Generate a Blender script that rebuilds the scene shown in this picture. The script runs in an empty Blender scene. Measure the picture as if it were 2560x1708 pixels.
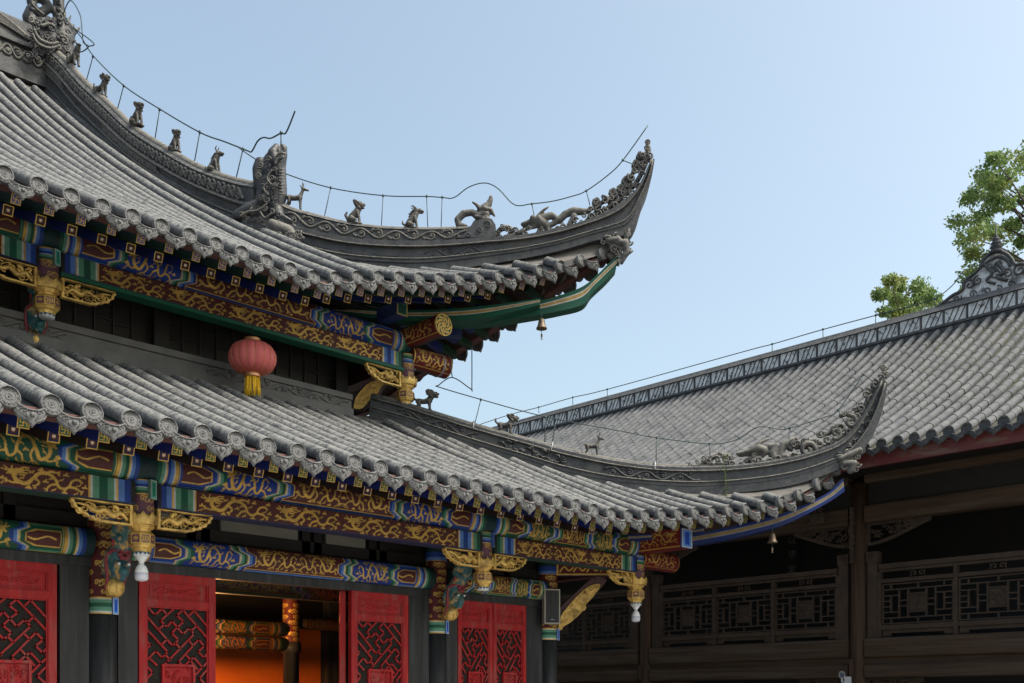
import bpy, math, random
import numpy as np
from mathutils import Vector, Matrix

SC = bpy.context.scene
COL = SC.collection
random.seed(11)
RNG = np.random.default_rng(11)
R = math.radians

# ------------------------------------------------------------------ camera
FOC, HOR, CAMZ = 2609.0, 1750.0, 1.6
YAW = math.atan2(0.6976, 0.7165)
SY, CY = math.sin(YAW), math.cos(YAW)
cam = bpy.data.cameras.new("camera")
cam.sensor_width = 36.0
cam.lens = 36.0 * FOC / 2560.0
cam.shift_y = (HOR - 854.0) / 2560.0
cam.clip_start, cam.clip_end = 0.1, 2000.0
camo = bpy.data.objects.new("camera", cam)
camo.location = (0, 0, CAMZ)
camo.rotation_euler = (R(90), 0, -YAW)
COL.objects.link(camo)
SC.camera = camo

# ------------------------------------------------------------------ sky, sun, exposure
SUN_EL, SUN_AZ = 55.0, 150.0         # azimuth: direction the light comes from, clockwise from +Y
w = bpy.data.worlds.new("World")
SC.world = w
w.use_nodes = True
nt = w.node_tree
sky = nt.nodes.new("ShaderNodeTexSky")
sky.sky_type = 'NISHITA'
sky.sun_disc = False
sky.sun_elevation = R(SUN_EL)
sky.sun_rotation = R(SUN_AZ)
sky.air_density = 1.0
sky.dust_density = 5.0
sky.ozone_density = 1.0
bg = nt.nodes["Background"]
bg.inputs["Strength"].default_value = 0.15
hs = nt.nodes.new("ShaderNodeHueSaturation")
hs.inputs["Saturation"].default_value = 0.88
wb = nt.nodes.new("ShaderNodeMix")
wb.data_type = 'RGBA'; wb.blend_type = 'MULTIPLY'; wb.inputs[0].default_value = 1.0
wb.inputs[7].default_value = (1.01, 1.04, .935, 1)
nt.links.new(sky.outputs[0], hs.inputs["Color"])
nt.links.new(hs.outputs[0], wb.inputs[6])
nt.links.new(wb.outputs[2], bg.inputs[0])
sl = bpy.data.lights.new("sun", 'SUN')
sl.energy = 1.9
sl.angle = R(10)
sl.color = (1.0, 0.95, 0.88)
so = bpy.data.objects.new("sun", sl)
_d = Vector((math.sin(R(SUN_AZ)) * math.cos(R(SUN_EL)), math.cos(R(SUN_AZ)) * math.cos(R(SUN_EL)), math.sin(R(SUN_EL))))
so.rotation_euler = _d.to_track_quat('Z', 'Y').to_euler()
so.location = (0, 0, 40)
COL.objects.link(so)
SC.view_settings.view_transform = 'Standard'
SC.view_settings.look = 'None'
SC.view_settings.exposure = 0.97
SC.view_settings.gamma = 1.0

# ------------------------------------------------------------------ projection helpers (photo pixel -> point on a real plane)
def ray(u, v):
    x = (u - 1280.0) / FOC
    return np.array([SY + CY * x, CY - SY * x, (HOR - v) / FOC])
def fin(t, d):
    return d * t + np.array([0, 0, CAMZ])
def onY(u, v, y):
    d = ray(u, v); return fin(y / d[1], d)
def onX(u, v, x):
    d = ray(u, v); return fin(x / d[0], d)
def onD(u, v, c=19.4):
    d = ray(u, v); return fin(c / (d[0] + d[1]), d)

# ------------------------------------------------------------------ mesh builder
def nrm(v):
    v = np.asarray(v, float); n = np.linalg.norm(v)
    return v / n if n > 1e-12 else v
WL = {}
def smooth_path(P, k=4, closed=False):
    P = [np.asarray(p, float) for p in P]
    if len(P) < 3: return P
    out = []
    n = len(P)
    for i in range(n - 1):
        p0 = P[max(i - 1, 0)]; p1 = P[i]; p2 = P[i + 1]; p3 = P[min(i + 2, n - 1)]
        for j in range(k):
            t = j / k
            out.append(0.5 * (2 * p1 + (p2 - p0) * t + (2 * p0 - 5 * p1 + 4 * p2 - p3) * t * t + (3 * p1 - p0 - 3 * p2 + p3) * t ** 3))
    out.append(P[-1])
    return out

class MB:
    def __init__(s):
        s.v = []; s.n = 0; s.f = []; s.m = []; s.s = []; s.c = []
    def add(s, V, F, mi=0, sm=False, col=None):
        V = np.asarray(V, float).reshape(-1, 3)
        b = s.n
        s.v.append(V); s.n += len(V)
        for f in F:
            s.f.append([i + b for i in f]); s.m.append(mi); s.s.append(sm)
        c = np.ones((len(V), 4)) if col is None else np.broadcast_to(np.asarray(col, float).reshape(-1, 4), (len(V), 4))
        s.c.append(c)
        return s
    def obox(s, c, X, Y, Z, mi=0, col=None):
        c, X, Y, Z = map(lambda a: np.asarray(a, float), (c, X, Y, Z))
        V = [c + a * X + b * Y + d * Z for d in (-1, 1) for b in (-1, 1) for a in (-1, 1)]
        F = [(0, 2, 3, 1), (4, 5, 7, 6), (0, 1, 5, 4), (2, 6, 7, 3), (0, 4, 6, 2), (1, 3, 7, 5)]
        if np.dot(np.cross(X, Y), Z) < 0: F = [f[::-1] for f in F]
        return s.add(V, F, mi, False, col)
    def box(s, x0, x1, y0, y1, z0, z1, mi=0, col=None):
        return s.obox(((x0 + x1) / 2, (y0 + y1) / 2, (z0 + z1) / 2), ((x1 - x0) / 2, 0, 0), (0, (y1 - y0) / 2, 0), (0, 0, (z1 - z0) / 2), mi, col)
    def bar(s, p0, p1, w, h, up=(0, 0, 1), mi=0, col=None):
        p0 = np.asarray(p0, float); p1 = np.asarray(p1, float)
        a = nrm(p1 - p0); side = nrm(np.cross(a, up)); u = np.cross(side, a)
        return s.obox((p0 + p1) / 2, (p1 - p0) / 2, side * w / 2, u * h / 2, mi, col)
    def grid(s, P, mi=0, sm=True, col=None, closeu=False, closev=False):
        P = np.asarray(P, float); nu, nv = P.shape[:2]
        F = []
        for i in range(nu if closeu else nu - 1):
            i2 = (i + 1) % nu
            for j in range(nv if closev else nv - 1):
                j2 = (j + 1) % nv
                F.append((i * nv + j, i2 * nv + j, i2 * nv + j2, i * nv + j2))
        if col is not None: col = np.asarray(col, float).reshape(-1, 4)
        return s.add(P.reshape(-1, 3), F, mi, sm, col)
    def tube(s, path, r, n=6, mi=0, cap=True, sm=True, col=None, up=None, flat=1.0):
        P = [np.asarray(p, float) for p in path]
        N = len(P)
        rr = [r] * N if np.isscalar(r) else list(np.interp(np.linspace(0, 1, N), np.linspace(0, 1, len(r)), r))
        T = [nrm(P[min(i + 1, N - 1)] - P[max(i - 1, 0)]) for i in range(N)]
        ref = np.array(up if up is not None else ((0, 0, 1) if abs(T[0][2]) < .9 else (1, 0, 0)), float)
        V = []
        a = nrm(ref - T[0] * np.dot(ref, T[0]))
        for i in range(N):
            if up is not None: a = nrm(ref - T[i] * np.dot(ref, T[i]))
            else: a = nrm(a - T[i] * np.dot(a, T[i]))
            b = np.cross(T[i], a)
            for k in range(n):
                th = 2 * math.pi * k / n
                V.append(P[i] + rr[i] * (math.cos(th) * a * flat + math.sin(th) * b))
        F = []
        for i in range(N - 1):
            for k in range(n):
                k2 = (k + 1) % n
                F.append((i * n + k, i * n + k2, (i + 1) * n + k2, (i + 1) * n + k))
        if cap:
            F.append(tuple(range(n))[::-1]); F.append(tuple((N - 1) * n + k for k in range(n)))
        return s.add(V, F, mi, sm, col)
    def lathe(s, prof, o, n=16, mi=0, sm=True, col=None, X=(1, 0, 0), Y=(0, 1, 0), Z=(0, 0, 1), ph=0.0):
        o, X, Y, Z = map(lambda a: np.asarray(a, float), (o, X, Y, Z))
        V = []
        for r, z in prof:
            for k in range(n):
                t = 2 * math.pi * k / n + ph
                V.append(o + X * r * math.cos(t) + Y * r * math.sin(t) + Z * z)
        F = []
        m = len(prof)
        for i in range(m - 1):
            for k in range(n):
                k2 = (k + 1) % n
                F.append((i * n + k, i * n + k2, (i + 1) * n + k2, (i + 1) * n + k))
        F.append(tuple(range(n))[::-1]); F.append(tuple((m - 1) * n + k for k in range(n)))
        return s.add(V, F, mi, sm, col)
    def prism(s, poly, o, X, Y, D, mi=0, col=None, sm=False):
        o, X, Y, D = map(lambda a: np.asarray(a, float), (o, X, Y, D))
        n = len(poly)
        A = [o + X * p[0] + Y * p[1] for p in poly]
        V = A + [p + D for p in A]
        ar = sum(poly[i][0] * poly[(i + 1) % n][1] - poly[(i + 1) % n][0] * poly[i][1] for i in range(n))
        flip = (ar > 0) == (np.dot(np.cross(X, Y), D) > 0)
        F = [tuple(range(n)), tuple(range(2 * n - 1, n - 1, -1))]
        for i in range(n):
            j = (i + 1) % n
            F.append((i, i + n, j + n, j))
        if flip: F = [f[::-1] for f in F]
        return s.add(V, F, mi, sm, col)
    def mesh(s, name, mats, shift=None):
        V = np.concatenate(s.v) if s.v else np.zeros((0, 3))
        if shift is not None: V = V - np.asarray(shift)
        me = bpy.data.meshes.new(name)
        me.from_pydata(V.tolist(), [], s.f)
        for m in mats: me.materials.append(m)
        if len(mats) > 1: me.polygons.foreach_set("material_index", s.m)
        me.polygons.foreach_set("use_smooth", s.s)
        ca = me.color_attributes.new("paint", 'FLOAT_COLOR', 'POINT')
        ca.data.foreach_set("color", np.concatenate(s.c).astype(np.float32).ravel())
        me.update()
        return me
    def build(s, name, mats, parent=None, label=None, cat=None, group=None, kind=None, local=False, at=None):
        if not isinstance(mats, (list, tuple)): mats = [mats]
        V = np.concatenate(s.v)
        if local: at = np.zeros(3)
        elif at is None:
            lo, hi = V.min(0), V.max(0)
            at = np.array([(lo[0] + hi[0]) / 2, (lo[1] + hi[1]) / 2, lo[2]])
        at = np.asarray(at, float)
        me = s.mesh(name, mats, at)
        return link(name, me, parent, at, label, cat, group, kind, local)

def link(name, data, parent=None, at=(0, 0, 0), label=None, cat=None, group=None, kind=None, local=False):
    o = bpy.data.objects.new(name, data)
    COL.objects.link(o)
    at = np.asarray(at, float)
    if parent is not None:
        o.parent = parent
        o.location = at if local else at - WL[parent.name]
        WL[o.name] = at if not local else WL[parent.name] + at
    else:
        o.location = at
        WL[o.name] = at
    tag(o, label, cat, group, kind)
    return o
def tag(o, label=None, cat=None, group=None, kind=None):
    if label: o["label"] = label
    if cat: o["category"] = cat
    if group: o["group"] = group
    if kind: o["kind"] = kind
def thing(name, label, cat, loc, group=None, rz=0.0):
    o = link(name, None, None, loc, label, cat, group)
    o.empty_display_size = 0.2
    o.rotation_euler = (0, 0, rz)
    return o

# ------------------------------------------------------------------ materials
def mat(name, c1, c2=None, scale=6.0, rough=0.7, bump=0.0, bscale=40.0, metal=0.0, lich=None, lich_amt=0.0, stretch=None, spec=0.5, c3=None, sc3=1.2):
    m = bpy.data.materials.new(name); m.use_nodes = True
    t = m.node_tree; N = t.nodes; L = t.links
    b = N["Principled BSDF"]
    b.inputs["Roughness"].default_value = rough
    b.inputs["Metallic"].default_value = metal
    b.inputs["Specular IOR Level"].default_value = spec
    tc = N.new("ShaderNodeTexCoord")
    geo = N.new("ShaderNodeNewGeometry")
    vec = geo.outputs["Position"]
    if stretch:
        mp = N.new("ShaderNodeMapping"); mp.inputs["Scale"].default_value = stretch
        L.new(vec, mp.inputs[0]); vec = mp.outputs[0]
    def noise(sc, det=4, ro=.6):
        n = N.new("ShaderNodeTexNoise"); n.inputs["Scale"].default_value = sc
        n.inputs["Detail"].default_value = det; n.inputs["Roughness"].default_value = ro
        L.new(vec, n.inputs["Vector"]); return n.outputs["Fac"]
    def ramp(f, a, bb):
        r = N.new("ShaderNodeMapRange"); r.inputs[1].default_value = a; r.inputs[2].default_value = bb
        r.clamp = True; L.new(f, r.inputs[0]); return r.outputs[0]
    def mix(f, A, B):
        x = N.new("ShaderNodeMix"); x.data_type = 'RGBA'
        if hasattr(f, "links"): L.new(f, x.inputs[0])
        else: x.inputs[0].default_value = f
        for s, k in ((A, 6), (B, 7)):
            if hasattr(s, "links"): L.new(s, x.inputs[k])
            else: x.inputs[k].default_value = (*s[:3], 1)
        return x.outputs[2]
    col = c1
    if c2 is not None: col = mix(ramp(noise(scale), .38, .62), c1, c2)
    if c3 is not None: col = mix(ramp(noise(sc3, 3), .5, .68), col, c3)
    if lich is not None:
        sx = N.new("ShaderNodeSeparateXYZ"); L.new(geo.outputs["Normal"], sx.inputs[0])
        f1 = ramp(noise(scale * 2.3, 6, .7), .5 - lich_amt * .25, .62 - lich_amt * .25)
        f2 = ramp(sx.outputs[2], -.2, .8)
        mu = N.new("ShaderNodeMath"); mu.operation = 'MULTIPLY'; L.new(f1, mu.inputs[0]); L.new(f2, mu.inputs[1])
        col = mix(mu.outputs[0], col, lich)
    if hasattr(col, "links"): L.new(col, b.inputs["Base Color"])
    else: b.inputs["Base Color"].default_value = (*col, 1)
    if bump:
        bp = N.new("ShaderNodeBump"); bp.inputs["Strength"].default_value = bump; bp.inputs["Distance"].default_value = .01
        L.new(noise(bscale, 5, .65), bp.inputs["Height"]); L.new(bp.outputs[0], b.inputs["Normal"])
    return m

def paint_mat(name, wear=0.35, rough=.55, metal_f=.55, tint=(.04, .036, .032), gain=1.0):
    m = bpy.data.materials.new(name); m.use_nodes = True
    t = m.node_tree; N = t.nodes; L = t.links
    b = N["Principled BSDF"]
    at = N.new("ShaderNodeAttribute"); at.attribute_name = "paint"
    geo = N.new("ShaderNodeNewGeometry")
    n = N.new("ShaderNodeTexNoise"); n.inputs["Scale"].default_value = 9; n.inputs["Detail"].default_value = 8; n.inputs["Roughness"].default_value = .72
    L.new(geo.outputs["Position"], n.inputs["Vector"])
    r = N.new("ShaderNodeMapRange"); r.inputs[1].default_value = .42; r.inputs[2].default_value = .74; r.inputs[4].default_value = wear
    L.new(n.outputs["Fac"], r.inputs[0])
    x = N.new("ShaderNodeMix"); x.data_type = 'RGBA'
    L.new(r.outputs[0], x.inputs[0]); L.new(at.outputs["Color"], x.inputs[6]); x.inputs[7].default_value = (*tint, 1)
    L.new(x.outputs[2], b.inputs["Base Color"])
    inv = N.new("ShaderNodeMath"); inv.operation = 'SUBTRACT'; inv.inputs[0].default_value = 1.0
    L.new(at.outputs["Alpha"], inv.inputs[1])
    mm = N.new("ShaderNodeMath"); mm.operation = 'MULTIPLY'; mm.inputs[1].default_value = metal_f
    L.new(inv.outputs[0], mm.inputs[0]); L.new(mm.outputs[0], b.inputs["Metallic"])
    b.inputs["Roughness"].default_value = rough; b.inputs["Specular IOR Level"].default_value = .25
    bp = N.new("ShaderNodeBump"); bp.inputs["Strength"].default_value = .25; bp.inputs["Distance"].default_value = .004
    n2 = N.new("ShaderNodeTexNoise"); n2.inputs["Scale"].default_value = 70; n2.inputs["Detail"].default_value = 4
    L.new(geo.outputs["Position"], n2.inputs["Vector"]); L.new(n2.outputs["Fac"], bp.inputs["Height"]); L.new(bp.outputs[0], b.inputs["Normal"])
    return m

GOLD = (.62, .40, .10, .0)          # alpha 0 marks gilding
CRIM = (.078, .020, .021, 1)
BLUE = (.012, .046, .25, 1)
LBLUE = (.085, .19, .50, 1)
GRN = (.008, .085, .052, 1)
LGRN = (.09, .25, .17, 1)
WHT = (.48, .52, .52, 1)
DARK = (.012, .012, .013, 1)
PURP = (.13, .055, .09, 1)
DEEP = (.006, .03, .035, 1)
M_PAINT = paint_mat("painted_wood", .55)
M_TILE = mat("grey_tile", (.034, .037, .044), (.078, .080, .084), 8, .85, .6, 55, lich=(.18, .18, .174), lich_amt=.36, c3=(.034, .037, .044), sc3=2.6)
M_MORT = mat("mortar", (.11, .102, .094), (.145, .133, .12), 3, .9, .35, 30)
M_CHAN = mat("dark_tile_channel", (.022, .024, .027), (.045, .046, .047), 9, .9, .4, 50, c3=(.06, .058, .052), sc3=4)
M_TEND = mat("eave_tile_face", (.085, .087, .09), (.13, .13, .13), 22, .75, .4, 90)
M_RIDGE = mat("ridge_plaster", (.019, .021, .026), (.034, .036, .042), 6, .65, .6, 28, lich=(.11, .107, .098), lich_amt=.25, c3=(.052, .053, .054), sc3=3.5)
M_CAP = mat("ridge_cap", (.045, .044, .043), (.11, .102, .092), 8, .85, .4, 60, lich=(.16, .15, .13), lich_amt=.4)
M_CARVE = mat("carved_clay", (.036, .037, .040), (.085, .081, .074), 11, .75, .4, 80, lich=(.19, .18, .155), lich_amt=.4)
M_FIG = mat("figure_clay", (.03, .029, .027), (.07, .064, .057), 14, .75, .4, 90, lich=(.12, .11, .095), lich_amt=.4)
M_GOLD = mat("gilded_carving", (.78, .53, .15), (.55, .35, .10), 18, .42, .3, 90, metal=.3, c3=(.3, .18, .06), sc3=7)
M_RED = mat("red_door_paint", (.36, .018, .020), (.28, .014, .017), 5, .55, .2, 80, stretch=(4, 4, .6), c3=(.27, .055, .05), sc3=4, spec=.2)
M_BLACK = mat("black_lacquer_wood", (.018, .019, .021), (.03, .031, .034), 3, .5, .2, 50, stretch=(5, 5, .4), spec=.25, c3=(.045, .046, .05), sc3=2.5)
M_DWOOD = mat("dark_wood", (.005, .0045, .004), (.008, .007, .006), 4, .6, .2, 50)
M_BROWN = mat("brown_beam_wood", (.068, .044, .029), (.045, .030, .021), 2.5, .75, .5, 30, stretch=(4, .4, 9), c3=(.074, .058, .044), sc3=1.5, spec=.12)
M_POSTW = mat("brown_post_wood", (.068, .040, .026), (.045, .028, .020), 3, .75, .5, 30, stretch=(7, 7, .4), spec=.12)
M_WIRE = mat("green_steel_wire", (.03, .055, .055), None, rough=.5, metal=.3)
M_CLAMP = mat("galvanised_strip", (.30, .32, .34), None, rough=.5, metal=.4)
# ------------------------------------------------------------------ ground
g = MB(); g.box(-120, 160, -80, 220, -.3, 0)
g.build("ground", mat("courtyard_stone", (.20, .19, .175), (.27, .26, .24), .8, .85, .3, 20), kind="structure")

hall = thing("temple_hall", "two-tiered temple hall with upturned grey tile eaves and painted blue, green and gold beams", "temple", (6.0, 11.0, 0))
PITCH = .2865
def plan_lower(x): return 7.5 - .75 * max(0, (x - 8.3) / 4.35) ** 2.5
def plan_upper(x): return 9.55 - .79 * max(0, (x - 6.6) / 4.04) ** 2.5
def eave_from_px(uv, plan, zflat):
    out = []
    for u, v in uv:
        y = plan(0)
        for _ in range(8):
            p = onY(u, v, y); y = plan(p[0])
        out.append((p[0], p[2]))
    return out
EL = eave_from_px([(1345, 1254), (1438, 1271), (1538, 1285), (1590, 1289), (1639, 1288), (1691, 1290), (1743, 1287), (1792, 1281), (1841, 1273), (1890, 1266), (1937, 1256), (1986, 1247), (2027, 1233), (2065, 1211), (2106, 1184)], plan_lower, 0)
EU = eave_from_px([(788, 688), (845, 688.4), (899, 691), (949, 697), (995, 694), (1047, 700.7), (1104, 699), (1163, 697.5), (1224, 691), (1278, 687), (1333, 681), (1388, 672), (1433, 656.6), (1474, 644), (1510, 633)], plan_upper, 0)
def mk_interp(pts, zflat, x1):
    xs = np.array([x1 - 9, x1 - 3, x1] + [p[0] for p in pts]); zs = np.array([zflat, zflat, zflat] + [p[1] for p in pts])
    co = np.polyfit(np.maximum(xs - x1, 0), zs - zflat, 4, w=np.r_[3, 3, 3, np.ones(len(pts))])
    def f(x):
        d = max(0., x - x1)
        return zflat + float(np.polyval(co, d) - co[-1])
    return f
ze_lower = mk_interp(EL, 2.07 + CAMZ, 8.4)
ze_upper = mk_interp(EU, 4.555 + CAMZ, 6.4)
HL = sorted([(p[0], p[2]) for p in (onD(u, v) for u, v in [(930, 1035), (1039, 1066), (1158, 1108), (1307, 1152), (1400, 1181), (1513, 1205), (1628, 1217), (1743, 1221), (1858, 1215), (1973, 1198), (2068, 1167), (2115, 1130)])])
HU = sorted([(p[0], p[2]) for p in (onD(u, v) for u, v in [(640, 601), (690, 618), (770, 641), (860, 661), (950, 670), (1040, 672), (1122, 667), (1214, 655), (1306, 643), (1398, 624), (1474, 601), (1530, 590)])])
def hip_lower(x): return float(np.interp(x, [p[0] for p in HL], [p[1] for p in HL]))
def hip_upper(x): return float(np.interp(x, [p[0] for p in HU], [p[1] for p in HU]))

SIDE = False
def row_path(x, tier, n):
    if tier == 'L':
        ye, ze = plan_lower(x), ze_lower(x)
        if x < 8.2: yt = 11.2; zt = 3.70 + CAMZ; c = .09
        else: yt = 19.4 - x - .02; zt = hip_lower(x) - .03; c = .09
    else:
        ye, ze = plan_upper(x), ze_upper(x)
        if x < 7.27 and SIDE: yt = 12.13; zt = 4.555 + .51 * 2.58 + .0145 * 2.58 ** 2 + CAMZ; c = .1
        elif x < 7.27: yt = 19.5; zt = 4.555 + .51 * 9.95 + .0145 * 9.95 ** 2 + CAMZ; c = .22
        else: yt = 19.4 - x - .02; zt = hip_upper(x) - .03; c = .10
    T = np.linspace(0, 1, n)
    if yt < ye + .02: yt = ye + .02
    P = np.stack([np.full(n, x), ye + (yt - ye) * T, ze + (zt - ze) * (T * (1 - c) + c * T * T)], 1)
    return P
XV = np.array([1., 0, 0])
def path_normals(P, A=XV):
    T = np.gradient(P, axis=0); T /= np.linalg.norm(T, axis=1)[:, None] + 1e-9
    N = np.cross(np.broadcast_to(A, T.shape), T)
    N /= np.linalg.norm(N, axis=1)[:, None]
    return np.where(N[:, 2:3] < 0, -N, N)
def resample(P, step):
    d = np.r_[0, np.cumsum(np.linalg.norm(np.diff(P, axis=0), axis=1))]
    n = max(3, int(d[-1] / step) + 1)
    s = np.linspace(0, d[-1], n)
    return np.stack([np.interp(s, d, P[:, k]) for k in range(3)], 1), s

def tile_rows(mb, paths, r, A, cut, step, mi=0, dip=.05, joint=None, wob=.0, mi_base=1, mi_ch=None):
    """half-round tile rows on every path, a dished channel between neighbours"""
    th = np.radians(np.linspace(-25, 205, 10))
    for P in paths:
        L = np.linalg.norm(np.diff(P, axis=0), axis=1).sum()
        if L - cut < .12: continue
        Q, s = resample(P, .05)
        keep = s < L - cut
        Q = Q[keep]
        if joint is None:
            Q, s = resample(Q, step)
            rr = r * (1 + wob * RNG.normal(size=len(s)))
            rr[0] = r
            j = RNG.normal(size=(len(s), 2)) * wob * r * .5; j[0] = 0
        else:
            Ls = np.linalg.norm(np.diff(Q, axis=0), axis=1).sum()
            nt = max(1, int(round(Ls / joint)))
            d = np.r_[0, np.cumsum(np.linalg.norm(np.diff(Q, axis=0), axis=1))]
            for k in range(nt):              # each tile its own shell, tucked under the next one up
                jr = r * (1 + RNG.normal() * .02)
                ss = np.array([k / nt, (k + .45) / nt, (k + 1.02) / nt]) * Ls
                q = np.stack([np.interp(ss, d, Q[:, m]) for m in range(3)], 1); N = path_normals(q, A)
                rr = jr * np.array([1.06, 1.02, .97])[:, None, None]
                sd = RNG.normal() * .03
                G = q[:, None, :] + ((np.cos(th) + sd)[None, :, None] * A + np.sin(th)[None, :, None] * N[:, None, :]) * rr
                mb.grid(G, mi, True)
                mb.add(np.vstack([G[0], q[:1]]), [(m, m + 1, len(th)) for m in range(len(th) - 1)], mi_base)
            continue
        N = path_normals(Q, A)
        G = Q[:, None, :] + (np.cos(th)[None, :, None] * A + j[:, :1, None] * A) * rr[:, None, None] + (np.sin(th)[None, :, None] + j[:, 1:, None]) * rr[:, None, None] * N[:, None, :]
        mb.grid(G, mi, True)
        e = G[-1]                                            # closed upper end with a mortar lip
        mb.add(np.vstack([e, Q[-1:]]), [(k + 1, k, len(e)) for k in range(len(e) - 1)], mi)
    for P, Q in zip(paths[:-1], paths[1:]):
        n = max(12, min(30, len(P)))
        p, _ = resample(P, 1); q, _ = resample(Q, 1)
        def rs(Z):
            d = np.r_[0, np.cumsum(np.linalg.norm(np.diff(Z, axis=0), axis=1))]
            s = np.linspace(0, d[-1], n); return np.stack([np.interp(s, d, Z[:, k]) for k in range(3)], 1), d[-1]
        p, lp = rs(P); q, lq = rs(Q)
        f = np.clip((np.linspace(1, 0, n) * min(lp, lq) - cut) / .25, 0, 1)
        rowsg = []
        for w_ in (0, .25, .5, .75, 1):
            m_ = p * (1 - w_) + q * w_
            m_ = m_.copy(); m_[:, 2] -= dip * f * (1 - (2 * w_ - 1) ** 2)
            rowsg.append(m_)
        GG = np.stack(rowsg, 1); ix = int((f > 0).sum())
        if mi_ch is None or ix < 2 or ix > n - 2: mb.grid(GG, mi_base, True)
        else: mb.grid(GG[:ix + 1], mi_ch, True); mb.grid(GG[ix:], mi_base, True)

def disc_mesh(r, name):
    mb = MB()
    mb.lathe([(r * .9, -.05), (r, -.03), (r * 1.02, .013), (r * .92, .017), (r * .86, .011), (r * .72, .011), (r * .68, .0145), (r * .6, .0145), (r * .57, .011), (r * .36, .011), (r * .33, .015), (r * .22, .015), (r * .2, .011), (r * .1, .012), (r * .07, .02), (.001, .021)], (0, 0, 0), 24, X=(1, 0, 0), Y=(0, 0, 1), Z=(0, -1, 0), sm=False)
    for k in range(12):
        a = 2 * math.pi * k / 12
        mb.tube([(r * .78 * math.cos(a + d), -.014, r * .78 * math.sin(a + d)) for d in (-.16, 0, .16)], r * .035, 4)
    return mb.mesh(name, [M_TEND])
def drip_mesh(hw, name, drop=1.0):
    mb = MB()
    xs = np.linspace(-hw, hw, 15)
    a = np.abs(xs) / hw
    zt = -.05 + .062 * a ** 2
    zb = zt * 0 + np.interp(a, [0, .1, .3, .34, .62, .68, .92, 1.0], [-.178, -.158, -.138, -.146, -.116, -.121, -.078, -.025]) * drop
    zb = np.minimum(zb, zt - .004)
    yy = -.045 + .05 * a ** 2
    rows = []
    for y_off, zz in ((-.004, zt), (-.012, zt * .5 + zb * .5), (-.002, zb)):
        rows.append(np.stack([xs, yy + y_off, zz], 1))
    for y_off, zz in ((.012, zb), (.012, zt)):
        rows.append(np.stack([xs, yy + y_off, zz], 1))
    mb.grid(np.stack(rows, 1), 0, False, closev=True)
    mb.grid(np.stack([np.stack([xs, yy - .002, zt], 1), np.stack([xs, yy * 0 + .16, zt + .03], 1)], 1), 0, True)
    def pt(x, z): return (x, -.045 + .05 * (x / hw) ** 2 - .012, z)
    mb.tube([pt(x, z + .014) for x, z in zip(xs, zb)], .0045, 4)
    mb.tube([pt(x, z - .008) for x, z in zip(xs, zt)], .005, 4)
    for sg in (-1, 1):
        mb.tube([pt(sg * (.052 + .026 * (1 - t) * math.cos(7.5 * t)), -.066 * drop + .02 * (1 - t) * math.sin(7.5 * t)) for t in np.linspace(0, .9, 14)], .005, 4)
        mb.tube([pt(sg * x, z) for x, z in ((.02, -.125 * drop), (.04, -.1 * drop), (.035, -.08 * drop))], .005, 4)
    mb.lathe([(.019, 0), (.016, .008), (.006, .013)], pt(0, -.088 * drop), 10, X=(1, 0, 0), Y=(0, 0, 1), Z=(0, -1, 0))
    return mb.mesh(name, [M_TEND])
ME_DISC = disc_mesh(.077, "eave_disc")
ME_DRIP = drip_mesh(.122, "drip_tile")

FRET = ["#..####", "#..#...", "#..#...", "#######", "...#..#", "...#..#", "####..#"]
def end_cols(kind, bgc):
    C = np.zeros((11, 11, 4))
    for i in range(11):
        for j in range(11):
            if i in (0, 10) or j in (0, 10): c = GOLD
            elif kind == 'fret':
                c = bgc
                if 2 <= i <= 8 and 2 <= j <= 8 and FRET[i - 2][j - 2] == '#': c = GOLD
            else:
                d = math.hypot(i - 5, j - 5)
                c = bgc if d > 3.4 else (CRIM if d > 1.9 else ((.75, .62, .5, 1) if math.hypot(i - 4.4, j - 5) < 1.6 else (.4, .25, .1, 1)))
            C[i, j] = c
    return C
def rafter_mesh(name, s, kind, bgc, side):
    mb = MB(); h = s / 2
    V = [(-h, 0, -h), (h, 0, -h), (h, 0, h), (-h, 0, h), (-h, 1, -h), (h, 1, -h), (h, 1, h), (-h, 1, h)]
    mb.add(V, [(0, 4, 5, 1), (1, 5, 6, 2), (2, 6, 7, 3), (3, 7, 4, 0), (4, 7, 6, 5)], 0, False, side)
    C = end_cols(kind, bgc)
    for i in range(11):
        for j in range(11):
            x0 = -h + s * j / 11; x1 = x0 + s / 11; z1 = h - s * i / 11; z0 = z1 - s / 11
            mb.add([(x0, 0, z0), (x1, 0, z0), (x1, 0, z1), (x0, 0, z1)], [(0, 1, 2, 3)], 0, False, C[i, j])
    return mb.mesh(name, [M_PAINT])
RAF = {'U': (rafter_mesh("flying_rafter", .086, 'fret', (.03, .07, .3, 1), (.007, .04, .022, 1)), rafter_mesh("rafter", .092, 'eye', DARK, (.008, .022, .16, 1))),
       'L': (rafter_mesh("flying_rafter", .086, 'fret', (.01, .12, .07, 1), (.008, .022, .17, 1)), rafter_mesh("rafter", .092, 'eye', (.01, .02, .09, 1), (.02, .012, .012, 1)))}
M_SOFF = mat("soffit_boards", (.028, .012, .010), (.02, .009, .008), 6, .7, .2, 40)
M_EBOARD = mat("eave_board", (.13, .055, .048), (.085, .035, .032), 7, .7, .2, 50)

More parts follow.
